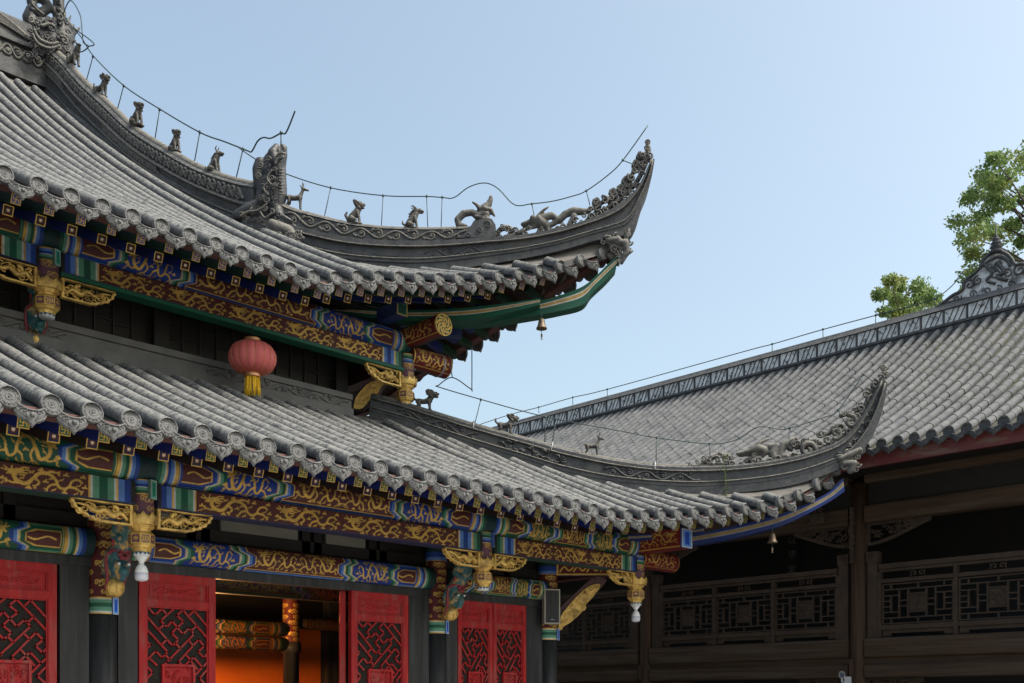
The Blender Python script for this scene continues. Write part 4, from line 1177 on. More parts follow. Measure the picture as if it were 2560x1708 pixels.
M_LAMP = bpy.data.materials.new("warm_lamp_glass"); M_LAMP.use_nodes = True
M_LAMP.node_tree.nodes["Principled BSDF"].inputs["Emission Color"].default_value = (1, .55, .2, 1); M_LAMP.node_tree.nodes["Principled BSDF"].inputs["Emission Strength"].default_value = 6
mb = MB(); mb.lathe([(.02, 0), (.09, .03), (.11, .09), (.09, .15), (.03, .18)], (6.15, 11.9, .98 + ZW), 16); mb.build("lamp_shade", M_LAMP, lamp)
mb = MB(); mb.tube([(6.15, 11.9, 1.16 + ZW), (6.15, 11.9, 2.34 + ZW)], .008, 6); mb.build("lamp_cord", M_BLACK, lamp)
pl = bpy.data.lights.new("lamp_bulb", 'POINT'); pl.energy = 125; pl.color = (1.0, .48, .16); pl.shadow_soft_size = .12
plo = bpy.data.objects.new("lamp_bulb", pl); COL.objects.link(plo); plo.parent = lamp; plo.location = (0.0, .0, -.16)

# ------------------------------------------------------------------ blobs: one continuous skin round a set of tapered capsules
def capsule(mb, a, ra, b, rb, n=12):
    a, b = np.asarray(a, float), np.asarray(b, float); d = b - a; L = np.linalg.norm(d)
    if L < 1e-5: d = np.array([0, 0, 1.]); L = 1e-5
    z = d / L; x = nrm(np.cross(z, (0, 1, 0) if abs(z[1]) < .9 else (1, 0, 0))); y = np.cross(z, x)
    prof = [(ra * math.sin(t) + 1e-5, -ra * math.cos(t)) for t in np.linspace(0.02, math.pi / 2, 5)] + [(rb * math.cos(t) + 1e-5, L + rb * math.sin(t)) for t in np.linspace(0, math.pi / 2 - .02, 5)]
    mb.lathe(prof, a, n, X=x, Y=y, Z=z)
def blob_mesh(name, caps, voxel, mats, smooth=2, extra=None):
    mb = MB()
    for a, ra, b, rb in caps: capsule(mb, a, ra, b, rb)
    if extra: extra(mb)
    me = mb.mesh(name + "_src", [])
    o = bpy.data.objects.new("tmp", me); COL.objects.link(o)
    r = o.modifiers.new("r", 'REMESH'); r.mode = 'VOXEL'; r.voxel_size = voxel; r.use_smooth_shade = True
    s = o.modifiers.new("s", 'SMOOTH'); s.iterations = smooth; s.factor = .5
    dg = bpy.context.evaluated_depsgraph_get()
    out = bpy.data.meshes.new_from_object(o.evaluated_get(dg)); out.name = name
    bpy.data.objects.remove(o); bpy.data.meshes.remove(me)
    out.materials.clear()
    for m in mats: out.materials.append(m)
    return out
def chain(pts):
    return [(np.array(p[:3]), p[3], np.array(q[:3]), q[3]) for p, q in zip(pts[:-1], pts[1:])]
def both(pts):
    return chain(pts) + chain([(x, -y, z, r) for x, y, z, r in pts])
def beast(kind):
    """small glazed ridge figure facing +x, about 1 unit tall"""
    c = []
    rg = np.random.default_rng(hash(kind) % 1000 if False else len(kind))
    if kind in ('lion_stand', 'qilin_stand', 'ram'):
        c += chain([(-.27, 0, .50, .135), (-.05, 0, .46, .12), (.18, 0, .52, .15)])
        c += both([(.18, .08, .47, .09), (.2, .09, .24, .055), (.22, .09, .05, .055), (.27, .09, .03, .05)])
        c += both([(-.28, .08, .47, .11), (-.24, .1, .30, .075), (-.34, .1, .2, .05), (-.29, .1, .04, .05), (-.23, .1, .03, .045)])
        c += chain([(-.38, 0, .55, .045), (-.48, 0, .66, .05), (-.47, 0, .80, .035)])
        c += chain([(.18, 0, .55, .14), (.32, 0, .76, .125)])
        if kind == 'ram':
            c += chain([(.34, 0, .86, .10), (.5, 0, .82, .055)]); c += both([(.3, .06, .95, .035), (.22, .14, 1.02, .04), (.16, .17, .9, .03), (.24, .17, .82, .02)])
        else:
            c += chain([(.36, 0, .82, .155), (.42, 0, .80, .14)]); c += chain([(.5, 0, .83, .085), (.55, 0, .83, .07)]); c += chain([(.48, 0, .70, .07), (.54, 0, .69, .05)])
            c += both([(.34, .12, .95, .05), (.28, .16, 1.0, .03)]); c += both([(.5, .08, .9, .035), (.5, .08, .91, .03)])
            for k in range(9):
                t = k / 8 * 3.6 - .9
                c += both([(.26 - .14 * math.cos(t - 1.0) * .8, .12, .80 + .15 * math.sin(t), .055), (.24 - .17 * math.cos(t - 1.), .1, .82 + .17 * math.sin(t), .045)])
            if kind == 'qilin_stand':
                c += both([(.3, .06, .98, .03), (.16, .1, 1.05, .028), (.06, .12, .99, .015)]); c += both([(.25, .1, .85, .04), (.05, .14, .86, .02)])
    elif kind in ('lion_sit', 'qilin_sit', 'horse_sit'):
        c += chain([(-.2, 0, .18, .17), (-.12, 0, .34, .17), (.08, 0, .58, .15), (.14, 0, .72, .13)])
        c += both([(.1, .1, .52, .085), (.17, .11, .26, .055), (.19, .11, .05, .055), (.26, .11, .03, .045)])
        c += both([(-.14, .13, .2, .14), (.02, .16, .16, .08), (.0, .16, .05, .06), (.12, .16, .035, .045)])
        if kind == 'lion_sit':
            c += chain([(.2, 0, .86, .16), (.25, 0, .85, .14)]); c += chain([(.34, 0, .87, .085), (.38, 0, .86, .07)]); c += chain([(.31, 0, .74, .075), (.36, 0, .73, .05)])
            for k in range(10):
                t = k / 9 * 4.2 - 1.3
                c += both([(.13 - .12 * math.cos(t - 1), .11, .84 + .16 * math.sin(t), .05), (.10 - .16 * math.cos(t - 1), .1, .85 + .18 * math.sin(t), .04)])
            c += chain([(-.34, 0, .25, .06), (-.42, 0, .42, .06), (-.36, 0, .54, .04)])
        else:
            c += chain([(.17, 0, .84, .12), (.3, 0, .86, .09), (.46, 0, .82, .06)]); c += chain([(.3, 0, .78, .06), (.43, 0, .74, .035)])
            c += both([(.16, .07, .95, .03), (.02, .1, 1.05, .03), (-.08, .1, 1.0, .018)]) if kind == 'horse_sit' else both([(.16, .07, .95, .04), (.12, .1, 1.1, .03), (.2, .08, 1.2, .012)])
            c += chain([(.04, 0, .9, .05), (-.08, 0, .76, .055), (-.12, 0, .62, .05), (-.2, 0, .58, .02)]); c += chain([(-.1, 0, .7, .04), (-.2, 0, .72, .02)])
            c += chain([(-.36, 0, .2, .05), (-.46, 0, .28, .05), (-.47, 0, .4, .025)]); c += both([(.33, .05, .92, .03), (.34, .05, .92, .03)])
        c += chain([(-.3, 0, .0, .05), (.3, 0, .0, .05)]); c += both([(-.25, .12, .0, .05), (.28, .12, .0, .05)])
    elif kind == 'deer':
        c += chain([(-.3, 0, .50, .115), (-.08, 0, .47, .095), (.12, 0, .50, .11)])
        c += both([(.12, .06, .46, .07), (.14, .07, .25, .038), (.14, .07, .05, .034), (.17, .07, .02, .036)])
        c += both([(-.32, .06, .47, .09), (-.30, .08, .32, .055), (-.38, .08, .22, .035), (-.35, .08, .04, .034), (-.32, .08, .02, .036)])
        c += chain([(.13, 0, .54, .09), (.2, 0, .68, .065), (.24, 0, .80, .06)]); c += chain([(.26, 0, .84, .072), (.36, 0, .81, .05), (.46, 0, .775, .034)])
        c += both([(.22, .05, .88, .03), (.15, .11, .93, .02)])
        c += both([(.25, .03, .9, .02), (.24, .07, 1.02, .018), (.27, .1, 1.14, .010)]); c += both([(.24, .06, .99, .015), (.33, .08, 1.05, .010)])
        c += chain([(-.42, 0, .55, .04), (-.46, 0, .61, .02)])
    return blob_mesh(kind, c, .017, [M_FIG], 1)
BEASTS = {}
def figure(kind, label, cat, base, fwd, h, sx=1.0, group="small animal figures along the roof ridges"):
    if kind not in BEASTS: BEASTS[kind] = beast(kind)
    base = np.asarray(base, float)
    o = link(cat.replace(" ", "_") + "_figure", BEASTS[kind], None, base - np.array([0, 0, .008]), label, cat, group)
    o.rotation_euler = (0, 0, math.atan2(fwd[1], fwd[0])); o.scale = (h * sx, h, h)
    return o
FD = (.7071, -.7071); FG = (.15, -1)
def basedg(u, v): return onD(u, v)
s1 = 2.7326
def z1(x, y): return (x / s1, y / s1)
figure('ram', "dark horned ram standing on the ridge right beside the big end-of-ridge beast", "ram", oC(*z1(505, 462)), FG, .40)
figure('lion_stand', "dark lion figure standing on the sloping gable ridge with its head lowered", "lion", oC(*z1(690, 668)), (.3, -1), .36)
figure('lion_sit', "seated lion figure higher up the gable ridge, next below the standing lion", "lion", oC(*z1(935, 862)), (.25, -1), .36)
figure('lion_sit', "seated lion figure lower down the gable ridge, next above the horned seated beast", "lion", oC(*z1(1195, 1040)), (.1, -1), .32)
figure('qilin_sit', "slim seated beast with an upright horn, lowest figure on the gable ridge", "beast", oC(*z1(1465, 1182)), (.5, -1), .31)
figure('deer', "pale deer figure with antlers standing just right of the upright dragon", "deer", onD(742, 524), FD, .33)
figure('lion_sit', "seated lion figure with swept-back mane between the deer and the dragon-headed beast", "lion", onD(888, 561), FD, .305)
figure('horse_sit', "seated dragon-headed beast with a curled mane beside the curled fish dragon", "beast", onD(1032, 573), FD, .29)
figure('qilin_stand', "dark dragon-headed beast standing on the lower hip ridge by the gold post", "beast", onD(1062, 1027), FD, .27, 1.15)
figure('lion_stand', "dark lion-dog figure standing in front of the distant ridge on the lower hip ridge", "lion", onD(1265, 1085), FD, .26, 1.1)
figure('deer', "grey deer figure on the lower hip ridge in front of the side roof", "deer", onD(1485, 1142), FD, .30, .95)

# ------------------------------------------------------------------ carved dragons and crests (real thickness, on the planes of their ridges)
def pl_caps(lst, fn, mpp, A):
    """[(u,v,off_m,r_px) chains] -> capsules"""
    out = []
    for ch in lst:
        P = [(fn(u, v) - np.asarray(A) * off, r * mpp) for u, v, off, r in ch]
        if len(P) == 1: P = P * 2
        out += [(a[0], a[1], b[0], b[1]) for a, b in zip(P[:-1], P[1:])]
    return out
def zm(u0, v0, s):
    return lambda x, y: (u0 + x / s, v0 + y / s)
def carve_tubes(mb, fn, Z, paths, mpp, s, A, flat=1.0):
    for path, r in paths:
        P = smooth_path([fn(*Z(x, y)) for x, y in path], 5)
        rr = [q / s * mpp for q in r] if isinstance(r, (list, tuple)) else r / s * mpp
        mb.tube(P, rr, 7, flat=flat)
def curls(mb, fn, Z, lst, mpp, s, A, e1, e2=np.array([0, 0, 1.]), th=.32, off=0.0):
    for k, (x, y, r) in enumerate(lst):
        C = fn(*Z(x, y)) - np.asarray(A) * off; R_ = r / s * mpp
        mb.tube(spiral(C, np.asarray(e1) * (1 if k % 2 else -1), e2, R_, 1.25, .5 + k * 1.1, 18, rmin=.15), [R_ * th, R_ * th * .7], 6)
e1D = np.array([.7071, -.7071, 0])
offp = lambda o: (lambda u, v: onD(u, v, 19.4 - 1.41421 * o))
Z2 = zm(560, 230, 3.336); Z3 = zm(1000, 300, 3.267); Z4 = zm(1360, 880, 2.611)
MP = .00525
M_DRG = mat("dark_glazed_clay", (.016, .018, .023), (.03, .032, .038), 9, .55, .6, 35, lich=(.13, .125, .11), lich_amt=.15)
# big upright dragon where the gable ridge turns into the hip ridge
def q2(x, y, o, r): u, v = Z2(x, y); return (u, v, o, r / 3.336)
caps = pl_caps([[q2(330, 1040, 0, 95), q2(400, 960, .0, 100), q2(450, 860, 0, 78), q2(455, 720, 0, 66), q2(455, 620, 0, 62), q2(480, 540, 0, 48), q2(500, 470, 0, 30)],
                [q2(490, 470, 0, 36), q2(505, 530, .0, 26)], [q2(440, 620, .1, 40), q2(420, 540, .1, 40), q2(445, 475, .06, 26)], [q2(460, 690, .1, 36), q2(480, 620, .12, 26), q2(495, 560, .08, 22)],
                [q2(300, 590, .02, 40), q2(280, 650, .02, 42), q2(290, 740, .02, 46), q2(330, 830, 0, 60), q2(300, 930, 0, 46)],
                [q2(370, 760, 0, 72), q2(350, 880, 0, 70)], [q2(365, 660, 0, 36), q2(400, 760, 0, 60)], [q2(395, 520, .0, 34), q2(370, 560, 0, 40), q2(350, 610, 0, 38), q2(380, 680, .03, 56)], [q2(440, 840, .12, 40), q2(430, 960, .13, 42), q2(440, 1040, .13, 50)],
                [q2(130, 1060, .08, 50), q2(230, 1010, .1, 56), q2(350, 950, .1, 50)], [q2(450, 1040, .1, 70), q2(490, 1120, .12, 40), q2(560, 1130, .12, 24), q2(610, 1150, .1, 14)],
                [q2(470, 1060, .16, 22), q2(540, 1100, .16, 18), q2(590, 1120, .15, 12)], [q2(250, 1180, 0, 130), q2(430, 1180, .02, 110), q2(420, 1330, .02, 90)]], onD, MP, DG)
drg = link("upright_dragon", blob_mesh("upright_dragon", caps, .016, [M_DRG], 2), None, (0, 0, 0), "big dark dragon rearing upright where the gable ridge meets the hip ridge", "dragon")
mb = MB()
for k, yy in enumerate(range(640, 860, 26)):
    mb.tube([offp(.32)(*Z2(455, yy)), offp(.27)(*Z2(485, yy + 6)), offp(.12)(*Z2(512, yy - 2))], .009, 5)
mb.build("belly_scale", M_RIDGE, drg)
mb = MB(); carve_tubes(mb, offp(.27), Z2, [([(130, 1040), (200, 1000), (280, 990), (360, 930)], [8, 12, 6]), ([(300, 1000), (340, 1050), (400, 1010)], 9), ([(370, 860), (330, 800), (380, 740)], [10, 5]), ([(400, 780), (360, 720), (400, 650)], [10, 5]), ([(425, 600), (450, 560), (500, 545)], [12, 8]), ([(440, 530), (470, 510), (515, 520)], [12, 8])], MP, 3.336, DG)
curls(mb, offp(.24), Z2, [(150, 1030, 26), (240, 1000, 30), (330, 970, 28), (300, 610, 30), (290, 700, 28), (370, 560, 24), (330, 800, 30), (360, 900, 30), (420, 640, 20), (300, 880, 26), (400, 720, 26), (420, 800, 24), (400, 1000, 24), (200, 1050, 20), (300, 1060, 24), (430, 560, 18)], MP, 3.336, DG, e1D)
mb.build("mane_curl", M_CARVE, drg)
mb = MB(); rg = np.random.default_rng(5); lst = []
for y in range(500, 1190, 30):
    xl = np.interp(y, [500, 545, 600, 900, 1000, 1190], [410, 370, 280, 275, 180, 150]); xr = np.interp(y, [500, 700, 1000, 1190], [520, 490, 500, 480])
    for q in range(4): lst.append((rg.uniform(xl, xr), y + rg.normal() * 10, rg.uniform(12, 24)))
half = len(lst) // 2
curls(mb, offp(.22), Z2, lst[::2], MP, 3.336, DG, e1D, th=.34)
mb.build("scale_relief", M_DRG, drg)
caps = pl_caps([[q2(430, 1160, .2, 42), q2(480, 1200, .22, 60), q2(560, 1230, .2, 62), q2(600, 1300, .16, 60), q2(640, 1350, .1, 40)], [q2(470, 1260, .2, 62), q2(520, 1330, .16, 60), q2(500, 1360, .1, 50)], [q2(400, 1210, .2, 30), q2(410, 1150, .2, 22)]], onD, MP, DG)
rck = link("rock_pedestal", blob_mesh("rock_pedestal", caps, .016, [M_CARVE], 1), drg, (0, 0, 0))
mb = MB(); curls(mb, offp(.44), Z2, [(rg_x, rg_y, r_) for rg_x, rg_y, r_ in zip(RNG.uniform(430, 640, 30), RNG.uniform(1170, 1350, 30), RNG.uniform(16, 34, 30))], MP, 3.336, DG, e1D, th=.4); mb.build("rock_relief", M_CARVE, drg)
# curled fish dragon
fishd = thing("fish_dragon", "curled fish dragon with raised snout on a scrolled block along the hip ridge", "dragon", onD(*Z3(640, 985)))
mb = MB()
poly = [Z3(*p) for p in ((460, 995), (540, 960), (600, 870), (680, 835), (750, 840), (782, 890), (782, 990))]
P3 = [onD(*p) for p in poly]
mb.add([p - DG * .12 for p in P3] + [p + DG * .12 for p in P3], [tuple(range(7)), tuple(range(13, 6, -1))] + [(i, i + 7, (i + 1) % 7 + 7, (i + 1) % 7) for i in range(7)])
curls(mb, onD, Z3, [(720, 890, 32), (660, 930, 26), (560, 970, 22)], MP, 3.267, DG, e1D, th=.2, off=.125)
mb.build("scrolled_block", M_RIDGE, fishd)
def q3(x, y, o, r): u, v = Z3(x, y); return (u, v, o, r / 3.267)
caps = pl_caps([[q3(535, 868, 0, 18), q3(480, 862, 0, 26), q3(470, 815, 0, 28), q3(520, 765, 0, 30), q3(590, 755, 0, 26), q3(640, 790, 0, 34), q3(690, 780, 0, 44)], [q3(690, 730, 0, 44), q3(725, 690, 0, 28), q3(742, 645, 0, 19), q3(742, 632, 0, 17)],
                [q3(650, 730, .03, 20), q3(625, 700, .03, 14), q3(595, 682, .03, 9)], [q3(740, 740, 0, 22), q3(772, 785, 0, 9)], [q3(620, 850, 0, 30), q3(700, 830, .02, 40)], [q3(700, 760, .12, 20), q3(740, 760, .1, 14)], [q3(620, 810, .08, 14), q3(680, 830, .1, 14), q3(690, 860, .1, 8)]], onD, MP, DG)
link("fish_body", blob_mesh("fish_body", caps, .012, [M_CARVE], 1), fishd, WL[fishd.name] * 0)
def crest(name, label, Z, s, paths, crl, caps, fn, A, e1, th=.34, fret=None):
    t = thing(name, label, "roof crest", fn(*Z(*paths[0][0][0])))
    mb = MB(); carve_tubes(mb, fn, Z, paths, MP * 1.15, s, A)
    rg = np.random.default_rng(len(crl))
    extra = []
    for path, _ in paths:
        for a_, b_ in zip(path[:-1], path[1:]):
            for q in range(2):
                f_ = rg.random(); extra.append((a_[0] + (b_[0] - a_[0]) * f_ + rg.normal() * 12, a_[1] + (b_[1] - a_[1]) * f_ - abs(rg.normal()) * 14, rg.uniform(13, 24)))
    for o_ in (.05, -.05): curls(mb, offp(o_), Z, extra, MP, s, A, e1, th=.3)
    mb.build("wave_scroll", M_CARVE, t)
    mb = MB(); curls(mb, offp(.06), Z, crl, MP * 1.2, s, A, e1, th=th); curls(mb, offp(-.06), Z, crl, MP * 1.2, s, A, e1, th=th)
    if fret:
        for x, y, a in fret:
            c = fn(*Z(x, y)); R_ = 30 / s * MP; ca, sa = math.cos(a), math.sin(a)
            q = [(-1, -1), (1, -1), (1, 1), (-.4, 1), (-.4, -.2), (.4, -.2), (.4, .4)]
            P = [c + (np.asarray(e1) * (p * ca - w_ * sa) + np.array([0, 0, 1.]) * (p * sa + w_ * ca)) * R_ for p, w_ in q]
            for i in range(len(P) - 1): mb.bar(P[i], P[i + 1], .09, .028, up=(0, 0, 1) if abs(nrm(P[i + 1] - P[i])[2]) < .8 else e1)
    mb.build("curl_scroll", M_CARVE, t)
    me = blob_mesh("dragon_body", caps, .012, [M_CARVE], 1)
    link("dragon_body", me, t, WL[t.name] * 0)
    return t
cu = [([(785, 955), (815, 900), (870, 882), (915, 905), (890, 930)], [16, 22, 14]), ([(850, 965), (940, 945), (1030, 890), (1115, 875)], [22, 18, 9]), ([(800, 960), (900, 975), (1000, 960), (1100, 935), (1200, 905), (1320, 890), (1430, 870), (1560, 810)], 12),
      ([(1440, 885), (1500, 860), (1560, 790), (1620, 740)], [14, 20, 14]), ([(1540, 800), (1700, 720), (1830, 620), (1930, 510), (1990, 400), (2030, 300)], [20, 18, 16]), ([(1540, 740), (1640, 680), (1760, 615), (1850, 530), (1900, 440), (1940, 350), (1985, 285)], [16, 16, 14]),
      ([(2000, 330), (2015, 280), (2028, 240), (2022, 200), (2034, 180)], [24, 22, 17, 13]), ([(1940, 360), (1990, 340), (2040, 330)], 14), ([(1860, 560), (1920, 540), (1960, 550)], 12), ([(1700, 640), (1720, 720)], 14)]
cc = [(945, 905, 22), (1025, 925, 24), (1290, 885, 24), (1330, 875, 28), (1370, 885, 20), (1560, 790, 26), (1620, 770, 26), (1680, 735, 24), (1760, 690, 26), (1840, 650, 28), (1900, 600, 26), (1945, 545, 24), (1670, 655, 28), (1890, 470, 30), (1915, 410, 22), (2040, 290, 22), (1985, 290, 20), (1430, 820, 22), (1500, 780, 18)]
ck = pl_caps([[q3(1000, 858, .02, 16), q3(1060, 838, .02, 22), q3(1130, 815, .02, 34), q3(1150, 840, 0, 46)], [q3(1010, 872, -.0, 12), q3(1070, 868, 0, 14), q3(1120, 860, 0, 20)], [q3(1130, 905, 0, 14), q3(1165, 870, 0, 22), q3(1190, 840, 0, 22)], [q3(1130, 790, .04, 14), q3(1170, 750, .04, 13), q3(1212, 722, .04, 7)],
              [q3(1170, 800, 0, 34), q3(1240, 780, 0, 28), q3(1290, 820, 0, 26), q3(1250, 850, 0, 22), q3(1205, 870, 0, 24), q3(1210, 910, 0, 24)], [q3(1300, 820, 0, 30), q3(1350, 770, 0, 30), q3(1420, 745, 0, 34), q3(1490, 750, 0, 28), q3(1540, 745, 0, 22)], [q3(1380, 870, .03, 22), q3(1420, 800, .03, 26)], [q3(1075, 815, .06, 16), q3(1085, 805, .06, 14)]], onD, MP, DG)
crest("dragon_crest", "openwork dragon crest climbing the upturned tip of the upper hip ridge", Z3, 3.267, cu, cc, ck, onD, DG, e1D, fret=[(1600, 690, .5), (1735, 612, .5), (1845, 515, .9), (1930, 380, 1.1), (1965, 315, 1.1), (1800, 580, .6)])
def q4(x, y, o, r): u, v = Z4(x, y); return (u, v, o, r / 2.611)
cu = [([(910, 748), (1000, 745), (1060, 715), (1120, 680), (1190, 678), (1222, 700)], [6, 14, 16, 12]), ([(1080, 745), (1180, 735), (1260, 745), (1330, 740)], 12), ([(1290, 745), (1340, 705), (1380, 690), (1410, 720), (1390, 735)], [18, 16, 10]), ([(1420, 735), (1600, 715), (1750, 690), (1870, 640)], 14),
      ([(1600, 640), (1640, 570), (1650, 620), (1700, 585), (1780, 590), (1800, 640)], [22, 18, 16]), ([(1780, 640), (1850, 620), (1920, 590), (1980, 540), (2040, 470), (2090, 380), (2120, 300), (2150, 240)], [18, 18, 16]), ([(1790, 545), (1850, 535), (1900, 500), (1960, 480)], [10, 16, 12]), ([(1930, 420), (1990, 400), (2050, 390), (2080, 340)], [12, 16, 12]),
      ([(2105, 300), (2130, 260), (2175, 275), (2170, 345), (2130, 350), (2108, 310)], 13), ([(2140, 210), (2185, 230), (2200, 190), (2228, 150), (2228, 120), (2205, 110)], [20, 18, 14, 9]), ([(2085, 370), (2120, 395), (2150, 380)], 12)]
cc = [(1130, 700, 18), (1190, 700, 20), (1370, 715, 22), (1470, 715, 26), (1530, 700, 24), (1720, 640, 46), (1640, 690, 24), (1800, 600, 26), (1850, 570, 24), (1905, 530, 34), (1940, 500, 30), (1890, 610, 24), (2000, 455, 38), (2040, 420, 30), (1990, 520, 24), (2065, 370, 24), (2142, 308, 26), (2100, 280, 18), (2160, 210, 26), (2195, 260, 16), (1580, 690, 22)]
ck = pl_caps([[q4(1262, 668, .02, 12), q4(1320, 655, .02, 18), q4(1390, 630, .02, 28), q4(1430, 645, 0, 34)], [q4(1275, 680, 0, 8), q4(1350, 672, 0, 11), q4(1400, 665, 0, 16)], [q4(1345, 630, .03, 12), q4(1400, 600, .03, 14), q4(1462, 572, .03, 8)], [q4(1400, 700, 0, 12), q4(1440, 665, 0, 18)], [q4(1460, 620, 0, 22), q4(1510, 610, 0, 20), q4(1490, 660, 0, 26), q4(1500, 710, 0, 30)], [q4(1530, 690, 0, 30), q4(1560, 610, 0, 28), q4(1620, 580, 0, 26), q4(1690, 620, 0, 24), q4(1760, 600, 0, 22)], [q4(1570, 690, .02, 26), q4(1680, 690, 0, 22)]], onD, MP, DG)
crest("dragon_crest", "openwork dragon crest climbing the upturned tip of the lower hip ridge", Z4, 2.611, cu, cc, ck, onD, DG, e1D)
# corner masks under the crests, studs
def mask(name, label, Z, s, lst, fn, caps):
    me = blob_mesh(name, caps, .012, [M_CARVE], 1)
    o = link(name, me, None, (0, 0, 0), label, "roof ornament")
    mb = MB(); curls(mb, fn, Z, lst, MP, s, DG, e1D, th=.3); mb.build("leaf_curl", M_CARVE, o)
on_f = lambda u, v: onD(u, v, 19.16)
mask("corner_mask", "curly leaf mask closing the corner of the upper eave", Z3, 3.267, [(1700, 985, 40), (1770, 960, 36), (1800, 1015, 42), (1855, 930, 30), (1750, 1050, 34), (1830, 1080, 46), (1790, 1110, 26), (1660, 1000, 22), (1870, 1000, 30), (1865, 890, 16), (1740, 1010, 26), (1810, 1050, 30), (1760, 1080, 22), (1690, 960, 20), (1875, 1060, 26), (1820, 1130, 22)], on_f,
     pl_caps([[q3(1780, 1000, 0, 26), q3(1840, 1010, 0, 34), q3(1850, 1090, 0, 26)], [q3(1850, 960, 0, 20), q3(1868, 900, 0, 14)], [q3(1700, 985, 0, 22), q3(1780, 980, 0, 30)], [q3(1840, 1100, 0, 26), q3(1810, 1170, 0, 14)]], on_f, MP, DG))
mask("corner_mask", "curly leaf mask closing the corner of the lower eave", Z4, 2.611, [(1930, 700, 28), (1985, 665, 26), (1960, 745, 28), (2010, 735, 34), (2030, 690, 28), (2000, 780, 26), (2060, 650, 22), (1975, 705, 24), (2045, 735, 24), (1940, 735, 20), (2050, 690, 22), (1985, 760, 20), (2035, 770, 18)], on_f,
     pl_caps([[q4(1960, 730, 0, 20), q4(2020, 730, 0, 26), q4(2000, 780, 0, 18)], [q4(1930, 700, 0, 16), q4(2000, 670, 0, 22), q4(2060, 640, 0, 18)]], on_f, MP, DG))
mb = MB()
for x, y in ((2090, 430), (2060, 480), (2110, 470), (2040, 540), (2090, 530), (2010, 590), (2060, 580), (1980, 620), (2120, 400), (2030, 620)):
    C = onD(*Z4(x, y)) - DG * .10; capsule(mb, C, .026, C - DG * .01, .02, 8)
studs = mb.build("ridge_stud", M_CARVE, hipL)
mb = MB(); curls(mb, offp(.115), Z4, [(2000, 640, 26), (2050, 590, 24), (2090, 530, 22), (2075, 640, 24), (2115, 470, 20), (2140, 400, 20), (1930, 680, 22), (2110, 560, 20)], MP, 2.611, DG, e1D, th=.3); mb.build("ridge_scroll", M_RIDGE, hipL)
# beast at the end of the main ridge
onM = lambda u, v: onY(u, v, MRY)
MM = .0073
def qm(x, y, o, r): u, v = z1(x, y); return (u, v, o, r / s1)
YA = np.array([0, 1., 0])
caps = pl_caps([[qm(x, y, 0, 16), qm(a, b, 0, 4)] for x, y, a, b in ((460, 170, 488, 95), (460, 205, 522, 160), (470, 300, 530, 270), (470, 360, 530, 345), (430, 140, 455, 75))] + [[qm(210, 150, 0, 50), qm(260, 230, 0, 66), qm(350, 270, 0, 80), qm(430, 270, 0, 70)], [qm(440, 250, 0, 60), qm(460, 340, 0, 52), qm(440, 420, 0, 60)], [qm(350, 330, 0, 60), qm(420, 330, 0, 60)], [qm(195, 70, .06, 24), qm(180, 130, .05, 34), qm(220, 190, .06, 40)],
                [qm(225, 60, 0, 30), qm(215, 10, 0, 34), qm(240, -70, 0, 40), qm(330, -90, 0, 44), qm(400, -30, 0, 40), qm(400, 60, 0, 38), qm(395, 140, 0, 34), qm(380, 200, 0, 40)], [qm(270, 100, 0, 30), qm(330, 60, .05, 30), qm(300, 10, .05, 28), qm(260, -10, 0, 30)],
                [qm(440, 200, 0, 30), qm(475, 130, 0, 9)], [qm(470, 250, 0, 30), qm(545, 190, 0, 8)], [qm(470, 200, .05, 26), qm(490, 180, .05, 12)], [qm(260, 190, .16, 40), qm(330, 200, .18, 34), qm(390, 180, .15, 20)], [qm(240, 250, .16, 18), qm(300, 290, .2, 22), qm(380, 300, .2, 18), qm(400, 280, .18, 12)], [qm(310, 190, .24, 22), qm(320, 190, .24, 20)]], onM, MM, YA)
cw = link("ridge_beast", blob_mesh("ridge_beast", caps, .024, [M_RIDGE], 2), None, (0, 0, 0), "huge dragon-headed beast with a looping tail at the end of the main ridge", "dragon")
mb = MB(); offm = lambda o: (lambda u, v: onY(u, v, MRY - o))
curls(mb, offm(.45), z1, [(440, 280, 30), (400, 320, 28), (455, 330, 24), (210, 130, 24), (250, 150, 22), (420, 240, 22)], MM, s1, YA, XV, th=.28)
carve_tubes(mb, offm(.5), z1, [([(230, 200), (270, 270), (340, 300), (400, 290)], [10, 14, 6]), ([(220, 230), (260, 300), (340, 330), (410, 310)], [8, 10, 6]), ([(280, 180), (340, 165), (380, 190)], [10, 12, 6])], MM, s1, YA)
carve_tubes(mb, offm(.28), z1, [([(395, -20), (420, 40), (410, 110)], [6, 12, 6]), ([(400, 60), (440, 110), (450, 170)], [10, 14, 6]), ([(215, 20), (260, 70), (300, 100)], 8)], MM, s1, YA)
mb.build("mane_curl", M_CARVE, cw)
mb = MB(); lst = [(rg.uniform(190, 470), rg.uniform(110, 400), rg.uniform(12, 24)) for q in range(70)]
curls(mb, offm(.30), z1, lst[::2], MM, s1, YA, XV, th=.34); curls(mb, offm(.42), z1, [p for p in lst[1::2] if p[1] > 180], MM, s1, YA, XV, th=.34)
for t in np.linspace(0, 1, 12):
    x, y = np.interp(t, [0, .3, .6, 1], [215, 240, 400, 400]), np.interp(t, [0, .3, .6, 1], [60, -70, -40, 160]); capsule(mb, offm(.22)(*z1(x, y)), .05, offm(.27)(*z1(x + 8, y + 6)), .03, 8)
mb.build("scale_relief", M_RIDGE, cw)

